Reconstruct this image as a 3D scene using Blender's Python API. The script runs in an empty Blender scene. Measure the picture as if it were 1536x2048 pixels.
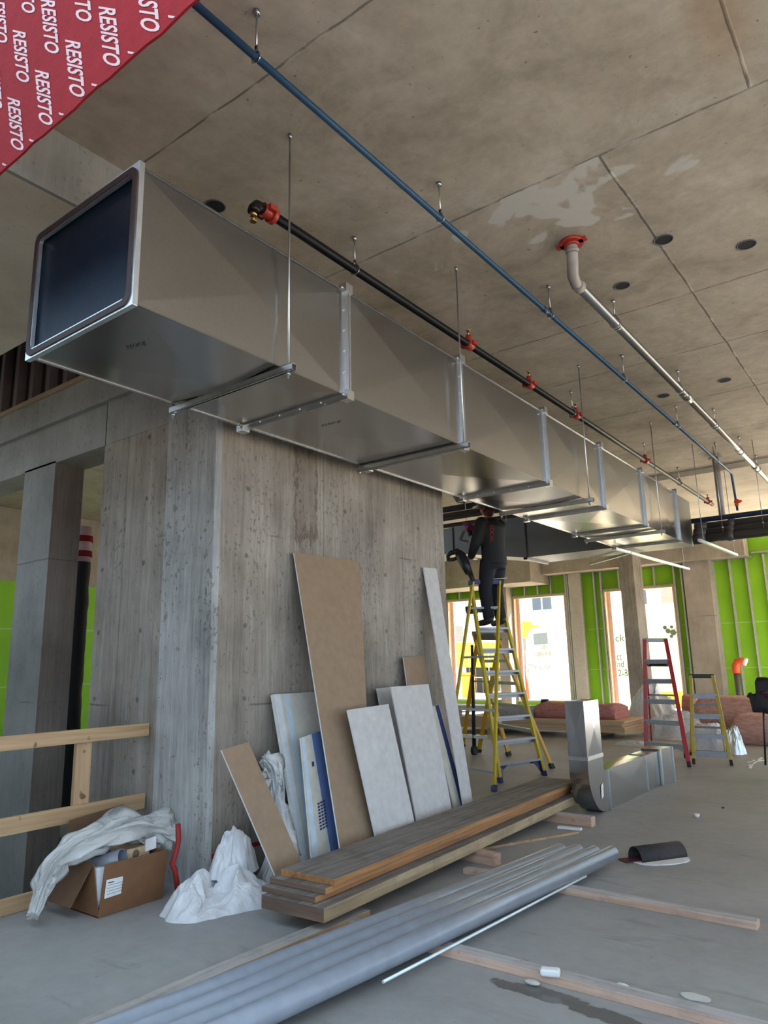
import bpy, bmesh, math, random
from mathutils import Vector, Matrix, noise

random.seed(7)
scn = bpy.context.scene
COL = scn.collection

# ------------------------------------------------------------------ camera
CAM_H = 1.55
YAW, PITCH, ROLL, FPX = 36.918, 11.933, -1.2407, 1427.07
def cam_axes():
    y, p, r = (math.radians(a) for a in (YAW, PITCH, ROLL))
    fwd = Vector((-math.sin(y)*math.cos(p), math.cos(y)*math.cos(p), math.sin(p)))
    right = Vector((math.cos(y), math.sin(y), 0))
    up = right.cross(fwd)
    r2 = right*math.cos(r) + up*math.sin(r)
    return r2, r2.cross(fwd), fwd
RX, UX, FX = cam_axes()
O = Vector((0, 0, CAM_H))
cd = bpy.data.cameras.new('camera'); cam = bpy.data.objects.new('camera', cd); COL.objects.link(cam)
M = Matrix((RX, UX, -FX)).transposed().to_4x4(); M.translation = O
cam.matrix_world = M
cd.sensor_fit = 'VERTICAL'; cd.sensor_height = 36.0; cd.lens = FPX/2048*36.0
cd.clip_start = 0.05; cd.clip_end = 300
scn.camera = cam

# ------------------------------------------------------------------ light
scn.view_settings.view_transform = 'Standard'
scn.view_settings.look = 'None'
scn.view_settings.gamma = 1.0
scn.view_settings.exposure = 0.85
scn.cycles.max_bounces = 7
scn.cycles.diffuse_bounces = 5
scn.cycles.glossy_bounces = 4
scn.cycles.transparent_max_bounces = 6
scn.cycles.sample_clamp_indirect = 6.0
scn.cycles.caustics_reflective = False
scn.cycles.caustics_refractive = False
scn.cycles.use_denoising = True
w = bpy.data.worlds.new('overcast_sky'); scn.world = w; w.use_nodes = True
wn = w.node_tree.nodes; wl = w.node_tree.links
bg = wn['Background']
bg.inputs[0].default_value = (0.58, 0.785, 1.0, 1); bg.inputs[1].default_value = 1.5
sd = bpy.data.lights.new('sun', 'SUN'); sd.energy = 18.0; sd.angle = math.radians(1.0); sd.color = (1, .93, .82)
so = bpy.data.objects.new('sun', sd); COL.objects.link(so)
so.rotation_euler = Vector((-0.55, -0.75, -1.0)).to_track_quat('-Z', 'Y').to_euler()

# ------------------------------------------------------------------ pixel -> point (1536 x 2048 frame)
def ray(px, py):
    return RX*((px-768)/FPX) + UX*(-(py-1024)/FPX) + FX
def onz(px, py, z):
    d = ray(px, py); return O + d*((z-CAM_H)/d.z)
def onx(px, py, x):
    d = ray(px, py); return O + d*(x/d.x)
def ony(px, py, y):
    d = ray(px, py); return O + d*(y/d.y)
def onp(px, py, p0, n):
    d = ray(px, py); return O + d*((p0-O).dot(n)/d.dot(n))

# ------------------------------------------------------------------ materials
def nodes(name):
    m = bpy.data.materials.new(name); m.use_nodes = True
    nt = m.node_tree; b = nt.nodes['Principled BSDF']
    return m, nt, b
def N(nt, t, **kw):
    n = nt.nodes.new(t)
    for k, v in kw.items():
        if k.startswith('i_'):
            key = k[2:]
            n.inputs[int(key) if key.isdigit() else key].default_value = v
        else: setattr(n, k, v)
    return n
def L(nt, a, b): nt.links.new(a, b)
def c4(c): return (c[0], c[1], c[2], 1)
def plain(name, col, rough=.6, metal=0, spec=None, bump=None, alpha=None):
    m, nt, b = nodes(name)
    b.inputs['Base Color'].default_value = c4(col); b.inputs['Roughness'].default_value = rough
    b.inputs['Metallic'].default_value = metal
    if spec is not None: b.inputs['Specular IOR Level'].default_value = spec
    if alpha is not None: b.inputs['Alpha'].default_value = alpha
    # a little unevenness so that nothing is a flat tone
    geo = N(nt, 'ShaderNodeNewGeometry'); nz = N(nt, 'ShaderNodeTexNoise', i_Scale=14.0, i_Detail=4.0)
    L(nt, geo.outputs['Position'], nz.inputs['Vector'])
    mx = N(nt, 'ShaderNodeMixRGB', blend_type='MULTIPLY'); mx.inputs[0].default_value = .35
    mx.inputs[1].default_value = c4(col); L(nt, nz.outputs['Fac'], mx.inputs[2])
    br = N(nt, 'ShaderNodeBrightContrast'); br.inputs[1].default_value = 0.0
    hs = N(nt, 'ShaderNodeHueSaturation'); hs.inputs['Value'].default_value = 1.2
    L(nt, mx.outputs[0], hs.inputs['Color']); L(nt, hs.outputs[0], b.inputs['Base Color'])
    if bump:
        bp = N(nt, 'ShaderNodeBump'); bp.inputs['Strength'].default_value = bump[1]; bp.inputs['Distance'].default_value = .02
        n2 = N(nt, 'ShaderNodeTexNoise', i_Scale=bump[0], i_Detail=5.0); L(nt, geo.outputs['Position'], n2.inputs['Vector'])
        L(nt, n2.outputs['Fac'], bp.inputs['Height']); L(nt, bp.outputs[0], b.inputs['Normal'])
    return m
def ramp(nt, src, stops):
    r = N(nt, 'ShaderNodeValToRGB')
    e = r.color_ramp.elements
    while len(e) < len(stops): e.new(0.5)
    for k, (p, c) in enumerate(stops):
        e[k].position = p; e[k].color = c4(c)
    L(nt, src, r.inputs[0]); return r
def mapped(nt, scale, loc=(0, 0, 0), rot=(0, 0, 0)):
    geo = N(nt, 'ShaderNodeNewGeometry'); mp = N(nt, 'ShaderNodeMapping')
    mp.inputs['Scale'].default_value = scale; mp.inputs['Location'].default_value = loc; mp.inputs['Rotation'].default_value = rot
    L(nt, geo.outputs['Position'], mp.inputs['Vector']); return mp.outputs[0]
def noise_fac(nt, scale=(1, 1, 1), s=1.0, detail=6.0, rough=.6, dist=0.0, loc=(0, 0, 0)):
    n = N(nt, 'ShaderNodeTexNoise', i_Scale=s, i_Detail=detail, i_Roughness=rough, i_Distortion=dist)
    L(nt, mapped(nt, scale, loc), n.inputs['Vector']); return n.outputs['Fac']
def mixc(nt, fac, a, b, mode='MIX'):
    m = N(nt, 'ShaderNodeMixRGB', blend_type=mode)
    for k, v in ((0, fac), (1, a), (2, b)):
        if isinstance(v, (int, float)): m.inputs[k].default_value = v
        elif isinstance(v, tuple): m.inputs[k].default_value = c4(v)
        else: L(nt, v, m.inputs[k])
    return m.outputs[0]
def math_(nt, op, a, b=None, c=None):
    m = N(nt, 'ShaderNodeMath', operation=op)
    for k, v in enumerate((a, b, c)):
        if v is None: continue
        if isinstance(v, (int, float)): m.inputs[k].default_value = v
        else: L(nt, v, m.inputs[k])
    return m.outputs[0]
def smooth(nt, v, a, b):
    m = N(nt, 'ShaderNodeMapRange', interpolation_type='SMOOTHSTEP')
    L(nt, v, m.inputs[0]); m.inputs[1].default_value = a; m.inputs[2].default_value = b
    return m.outputs[0]
def bump(nt, b, h, strength=.3, dist=.01):
    bp = N(nt, 'ShaderNodeBump'); bp.inputs['Strength'].default_value = strength; bp.inputs['Distance'].default_value = dist
    L(nt, h, bp.inputs['Height']); L(nt, bp.outputs[0], b.inputs['Normal'])

def concrete_ceiling():
    m, nt, b = nodes('ceiling_concrete')
    big = noise_fac(nt, s=1.1, detail=9, rough=.68, dist=.5)
    fine = noise_fac(nt, s=7, detail=8, rough=.7, loc=(3, 1, 0))
    base = ramp(nt, big, [(.3, (.36, .30, .235)), (.5, (.53, .455, .365)), (.70, (.68, .60, .50))]).outputs[0]
    base = mixc(nt, .55, base, ramp(nt, fine, [(.3, (.55, .55, .55)), (.7, (1, 1, 1))]).outputs[0], 'MULTIPLY')
    speck = noise_fac(nt, s=22, detail=3, rough=.5, loc=(9, 2, 0))
    base = mixc(nt, smooth(nt, speck, .68, .76), base, (.20, .17, .145))
    sp = N(nt, 'ShaderNodeSeparateXYZ'); geo = N(nt, 'ShaderNodeNewGeometry'); L(nt, geo.outputs['Position'], sp.inputs[0])
    X, Y = sp.outputs[0], sp.outputs[1]
    wob = noise_fac(nt, s=1.6, detail=5); wob = math_(nt, 'MULTIPLY', math_(nt, 'SUBTRACT', wob, .5), .05)
    seams = None
    def seam(coord, v0, other, lo, hi, wd):
        d = math_(nt, 'ABSOLUTE', math_(nt, 'SUBTRACT', math_(nt, 'ADD', coord, wob), v0))
        f = math_(nt, 'SUBTRACT', 1.0, smooth(nt, d, wd*.25, wd))
        f = math_(nt, 'MULTIPLY', f, math_(nt, 'GREATER_THAN', other, lo))
        return math_(nt, 'MULTIPLY', f, math_(nt, 'LESS_THAN', other, hi))
    for args in ((Y, 2.515, X, -9, 9, .011), (Y, 4.45, X, -9, 9, .015), (Y, 6.9, X, -9, 9, .014), (Y, 8.3, X, -9, 9, .014), (Y, 10.0, X, -9, 9, .014), (Y, 11.8, X, -9, 9, .014),
                 (X, -.42, Y, 2.5, 4.45, .014), (X, -1.38, Y, 4.45, 13.9, .014), (X, .9, Y, 4.45, 13.9, .014)):
        f = seam(*args); seams = f if seams is None else math_(nt, 'MAXIMUM', seams, f)
    brk = smooth(nt, noise_fac(nt, s=3.1, detail=4, loc=(5, 5, 5)), .36, .5)
    base = mixc(nt, math_(nt, 'MULTIPLY', math_(nt, 'MULTIPLY', seams, brk), .8), base, (.12, .10, .085))
    # lighter laitance along the second seam, white efflorescence beside it
    near = math_(nt, 'SUBTRACT', 1.0, smooth(nt, math_(nt, 'ABSOLUTE', math_(nt, 'SUBTRACT', Y, 4.33)), .05, .30))
    lait = math_(nt, 'MULTIPLY', near, smooth(nt, noise_fac(nt, s=5, detail=7, rough=.7, loc=(2, 8, 1)), .42, .68))
    base = mixc(nt, math_(nt, 'MULTIPLY', lait, .5), base, (.60, .57, .52))
    cen = onz(1110, 405, 5.0)
    dx = math_(nt, 'DIVIDE', math_(nt, 'SUBTRACT', X, cen.x), .85); dy = math_(nt, 'DIVIDE', math_(nt, 'SUBTRACT', Y, cen.y), .48)
    rr = math_(nt, 'SQRT', math_(nt, 'ADD', math_(nt, 'MULTIPLY', dx, dx), math_(nt, 'MULTIPLY', dy, dy)))
    patch = math_(nt, 'SUBTRACT', noise_fac(nt, s=3.2, detail=4, rough=.45, dist=.4, loc=(1, 4, 0)), math_(nt, 'MULTIPLY', rr, .22))
    patch = math_(nt, 'MULTIPLY', smooth(nt, patch, .36, .42), math_(nt, 'GREATER_THAN', Y, 4.45))
    base = mixc(nt, math_(nt, 'MULTIPLY', patch, .8), base, (.62, .60, .565))
    dx = math_(nt, 'SUBTRACT', X, -.46); dy = math_(nt, 'DIVIDE', math_(nt, 'SUBTRACT', Y, 3.75), 3.0)
    rust = math_(nt, 'SUBTRACT', 1.0, smooth(nt, math_(nt, 'SQRT', math_(nt, 'ADD', math_(nt, 'MULTIPLY', dx, dx), math_(nt, 'MULTIPLY', dy, dy))), .05, .25))
    base = mixc(nt, math_(nt, 'MULTIPLY', rust, .45), base, (.34, .20, .10))
    L(nt, base, b.inputs['Base Color']); b.inputs['Roughness'].default_value = .75
    h = math_(nt, 'ADD', math_(nt, 'MULTIPLY', fine, .5), math_(nt, 'MULTIPLY', seams, 1.2)); bump(nt, b, h, .35, .012)
    return m
def concrete_wall(name, lo, mid, hi, streak=1.0, pits=1.0, scar=False):
    m, nt, b = nodes(name)
    board = noise_fac(nt, scale=(6, 6, .30), s=1.6, detail=8, rough=.72)
    blot = noise_fac(nt, s=1.1, detail=7, rough=.6, loc=(4, 2, 7))
    v = math_(nt, 'ADD', math_(nt, 'MULTIPLY', board, .42*streak), math_(nt, 'MULTIPLY', blot, 1-.42*streak))
    base = ramp(nt, v, [(.32, lo), (.5, mid), (.68, hi)]).outputs[0]
    thin = noise_fac(nt, scale=(30, 30, 1.6), s=1.8, detail=6, rough=.75)
    base = mixc(nt, .55*streak, base, ramp(nt, thin, [(.35, (.5, .48, .46)), (.6, (1, 1, 1))]).outputs[0], 'MULTIPLY')
    dk = noise_fac(nt, scale=(5, 5, .5), s=2.2, detail=8, rough=.75, loc=(7, 7, 0))
    base = mixc(nt, math_(nt, 'MULTIPLY', smooth(nt, dk, .60, .74), .55), base, (.11, .10, .09))
    pit = noise_fac(nt, scale=(1, 1, .7), s=30, detail=4, rough=.6, loc=(1, 2, 3))
    zone = noise_fac(nt, scale=(3, 3, .5), s=1.4, detail=3, loc=(6, 1, 2))
    pf = smooth(nt, math_(nt, 'ADD', pit, math_(nt, 'MULTIPLY', zone, .35)), .78, .86)
    base = mixc(nt, math_(nt, 'MULTIPLY', pf, .5*pits), base, (.09, .08, .07))
    sp = N(nt, 'ShaderNodeSeparateXYZ'); geo = N(nt, 'ShaderNodeNewGeometry'); L(nt, geo.outputs['Position'], sp.inputs[0])
    ln = None
    wob = math_(nt, 'MULTIPLY', math_(nt, 'SUBTRACT', noise_fac(nt, s=2.5, detail=3), .5), .03)
    for z0 in (1.25, 2.62):
        d = math_(nt, 'ABSOLUTE', math_(nt, 'SUBTRACT', math_(nt, 'ADD', sp.outputs[2], wob), z0))
        f = math_(nt, 'SUBTRACT', 1.0, smooth(nt, d, .003, .012)); ln = f if ln is None else math_(nt, 'MAXIMUM', ln, f)
    lb = smooth(nt, noise_fac(nt, s=1.3, detail=2, loc=(8, 3, 3)), .52, .60)
    base = mixc(nt, math_(nt, 'MULTIPLY', math_(nt, 'MULTIPLY', ln, lb), .7), base, (.10, .09, .08))
    if scar:
        dy = math_(nt, 'DIVIDE', math_(nt, 'SUBTRACT', sp.outputs[1], 4.60), .13); dz = math_(nt, 'DIVIDE', math_(nt, 'SUBTRACT', sp.outputs[2], 3.1), .42)
        rr = math_(nt, 'MAXIMUM', math_(nt, 'ABSOLUTE', dy), math_(nt, 'ABSOLUTE', dz))
        f = math_(nt, 'ADD', rr, math_(nt, 'MULTIPLY', math_(nt, 'SUBTRACT', noise_fac(nt, scale=(1, 3, 1), s=7, detail=6, rough=.7), .5), 1.5))
        ring = math_(nt, 'SUBTRACT', 1.0, smooth(nt, math_(nt, 'ABSOLUTE', math_(nt, 'SUBTRACT', f, 1.0)), .02, .22))
        ins = math_(nt, 'MULTIPLY', math_(nt, 'SUBTRACT', 1.0, smooth(nt, f, .8, 1.05)), .35)
        base = mixc(nt, math_(nt, 'MAXIMUM', math_(nt, 'MULTIPLY', ring, .75), ins), base, (.09, .06, .04))
        # form tie holes and sheet joints
        def cell(v, off, per): return math_(nt, 'ABSOLUTE', math_(nt, 'SUBTRACT', math_(nt, 'FRACT', math_(nt, 'DIVIDE', math_(nt, 'ADD', v, off), per)), .5))
        hs_ = math_(nt, 'ADD', sp.outputs[1], sp.outputs[0])
        cy, cz = math_(nt, 'MULTIPLY', cell(hs_, .12, .62), .62), math_(nt, 'MULTIPLY', cell(sp.outputs[2], .1, .56), .56)
        dd = math_(nt, 'SQRT', math_(nt, 'ADD', math_(nt, 'MULTIPLY', cy, cy), math_(nt, 'MULTIPLY', cz, cz)))
        dd = math_(nt, 'ADD', dd, math_(nt, 'MULTIPLY', math_(nt, 'SUBTRACT', noise_fac(nt, s=14, detail=4), .5), .05))
        base = mixc(nt, math_(nt, 'MULTIPLY', math_(nt, 'SUBTRACT', 1.0, smooth(nt, dd, .008, .030)), .7), base, (.07, .055, .045))
        jl = math_(nt, 'ADD', cell(hs_, .12, 1.24), math_(nt, 'MULTIPLY', math_(nt, 'SUBTRACT', noise_fac(nt, s=3, detail=4), .5), .02))
        base = mixc(nt, math_(nt, 'MULTIPLY', math_(nt, 'SUBTRACT', 1.0, smooth(nt, jl, .002, .009)), .45), base, (.08, .07, .06))
    L(nt, base, b.inputs['Base Color']); b.inputs['Roughness'].default_value = .8
    h = math_(nt, 'SUBTRACT', math_(nt, 'MULTIPLY', thin, .5), pf); bump(nt, b, h, .5, .01)
    return m
def concrete_floor():
    m, nt, b = nodes('floor_concrete')
    big = noise_fac(nt, s=.7, detail=7, rough=.6)
    fine = noise_fac(nt, s=9, detail=7, rough=.7, loc=(2, 2, 0))
    swirl = noise_fac(nt, scale=(1.2, 4, 1), s=1.3, detail=6, rough=.65, dist=.8, loc=(0, 5, 0))
    base = ramp(nt, big, [(.3, (.29, .28, .265)), (.55, (.37, .36, .345)), (.75, (.43, .42, .40))]).outputs[0]
    base = mixc(nt, .4, base, ramp(nt, fine, [(.3, (.6, .6, .6)), (.7, (1, 1, 1))]).outputs[0], 'MULTIPLY')
    base = mixc(nt, math_(nt, 'MULTIPLY', smooth(nt, swirl, .56, .70), .38), base, (.17, .165, .16))
    sp = N(nt, 'ShaderNodeSeparateXYZ'); geo = N(nt, 'ShaderNodeNewGeometry'); L(nt, geo.outputs['Position'], sp.inputs[0])
    X, Y = sp.outputs[0], sp.outputs[1]
    wet = None
    for (px, py, rx, ry) in ((1010, 1925, .24, .08), (1075, 1985, .26, .07), (1230, 1978, .18, .06), (1215, 2032, .2, .06), (660, 1870, .16, .16)):
        c = onz(px, py, 0)
        dx = math_(nt, 'DIVIDE', math_(nt, 'SUBTRACT', X, c.x), rx); dy = math_(nt, 'DIVIDE', math_(nt, 'SUBTRACT', Y, c.y), ry)
        r2 = math_(nt, 'SQRT', math_(nt, 'ADD', math_(nt, 'MULTIPLY', dx, dx), math_(nt, 'MULTIPLY', dy, dy)))
        f = math_(nt, 'ADD', r2, math_(nt, 'MULTIPLY', math_(nt, 'SUBTRACT', noise_fac(nt, s=7, detail=4), .5), 1.3))
        f = math_(nt, 'SUBTRACT', 1.0, smooth(nt, f, .85, 1.0)); wet = f if wet is None else math_(nt, 'MAXIMUM', wet, f)
    base = mixc(nt, math_(nt, 'MULTIPLY', wet, .7), base, (.055, .05, .045))
    spk = noise_fac(nt, s=30, detail=2, loc=(5, 1, 0))
    base = mixc(nt, math_(nt, 'MULTIPLY', smooth(nt, spk, .71, .78), .6), base, (.10, .10, .10))
    L(nt, base, b.inputs['Base Color'])
    L(nt, math_(nt, 'SUBTRACT', .55, math_(nt, 'MULTIPLY', wet, .3)), b.inputs['Roughness'])
    bump(nt, b, fine, .15, .006)
    return m
def wood(name, lo, hi, axis='Y', knots=.0, dirt=.0, rough=.7, sc=1.0):
    m, nt, b = nodes(name)
    s = {'X': (.8, 16, 16), 'Y': (16, .8, 16), 'Z': (16, 16, .8)}[axis]
    g = noise_fac(nt, scale=s, s=1.6*sc, detail=5, rough=.6, dist=.3)
    base = ramp(nt, g, [(.3, lo), (.7, hi)]).outputs[0]
    if knots:
        k = noise_fac(nt, s=9, detail=1, loc=(3, 3, 3)); base = mixc(nt, math_(nt, 'MULTIPLY', smooth(nt, k, .70, .76), knots), base, (.10, .05, .025))
    if dirt:
        k = noise_fac(nt, s=5, detail=7, rough=.7, loc=(1, 7, 3)); base = mixc(nt, math_(nt, 'MULTIPLY', smooth(nt, k, .45, .7), dirt), base, (.12, .10, .085))
    L(nt, base, b.inputs['Base Color']); b.inputs['Roughness'].default_value = rough
    bump(nt, b, g, .2, .004)
    return m
def galvanised(name, col=(.37, .38, .395), rough=.24, spangle=.5):
    m, nt, b = nodes(name)
    v = N(nt, 'ShaderNodeTexVoronoi', i_Scale=90.0); L(nt, mapped(nt, (1, 1, 1)), v.inputs['Vector'])
    n = noise_fac(nt, s=3, detail=4)
    base = mixc(nt, 0.12*spangle, col, v.outputs['Color'], 'SOFT_LIGHT')
    hs = N(nt, 'ShaderNodeHueSaturation'); hs.inputs['Saturation'].default_value = .06; L(nt, base, hs.inputs['Color'])
    L(nt, hs.outputs[0], b.inputs['Base Color']); b.inputs['Metallic'].default_value = 1.0
    sep = N(nt, 'ShaderNodeSeparateColor'); L(nt, v.outputs['Color'], sep.inputs[0])
    r = math_(nt, 'ADD', rough-.06, math_(nt, 'MULTIPLY', sep.outputs[0], .04*spangle)); r = math_(nt, 'ADD', r, math_(nt, 'MULTIPLY', n, .06))
    L(nt, r, b.inputs['Roughness'])
    bump(nt, b, noise_fac(nt, s=1.4, detail=1), .06, .03)
    return m
def film(name, col, transp=.35, rough=.3, bump_s=10):
    m, nt, b = nodes(name)
    b.inputs['Base Color'].default_value = c4(col); b.inputs['Roughness'].default_value = rough
    n = noise_fac(nt, s=bump_s, detail=5, dist=1.0); bump(nt, b, n, .6, .03)
    tr = N(nt, 'ShaderNodeBsdfTransparent'); mx = N(nt, 'ShaderNodeMixShader'); mx.inputs[0].default_value = transp
    L(nt, b.outputs[0], mx.inputs[1]); L(nt, tr.outputs[0], mx.inputs[2]); L(nt, mx.outputs[0], nt.nodes['Material Output'].inputs[0])
    return m
def fluffy(name, lo, hi):
    m, nt, b = nodes(name)
    n = noise_fac(nt, scale=(2, 2, 7), s=4, detail=8, rough=.75, dist=.5)
    L(nt, ramp(nt, n, [(.3, lo), (.7, hi)]).outputs[0], b.inputs['Base Color']); b.inputs['Roughness'].default_value = 1.0
    bump(nt, b, n, .8, .04); return m
def siding(name, a, c, period, axis=2, jitter=0.0):
    m, nt, b = nodes(name)
    sp = N(nt, 'ShaderNodeSeparateXYZ'); geo = N(nt, 'ShaderNodeNewGeometry'); L(nt, geo.outputs['Position'], sp.inputs[0])
    f = math_(nt, 'FRACT', math_(nt, 'DIVIDE', sp.outputs[axis], period))
    L(nt, mixc(nt, math_(nt, 'LESS_THAN', f, .14), a, c), b.inputs['Base Color']); b.inputs['Roughness'].default_value = .8; return m
def brick(name, c1, c2, mort, scale=5):
    m, nt, b = nodes(name)
    t = N(nt, 'ShaderNodeTexBrick'); t.inputs['Color1'].default_value = c4(c1); t.inputs['Color2'].default_value = c4(c2); t.inputs['Mortar'].default_value = c4(mort)
    t.inputs['Scale'].default_value = scale
    geo = N(nt, 'ShaderNodeNewGeometry'); sp = N(nt, 'ShaderNodeSeparateXYZ'); cb = N(nt, 'ShaderNodeCombineXYZ')
    L(nt, geo.outputs['Position'], sp.inputs[0]); L(nt, math_(nt, 'ADD', sp.outputs[0], sp.outputs[1]), cb.inputs[0]); L(nt, sp.outputs[2], cb.inputs[1]); L(nt, cb.outputs[0], t.inputs['Vector'])
    L(nt, t.outputs['Color'], b.inputs['Base Color']); b.inputs['Roughness'].default_value = .9; return m

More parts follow.
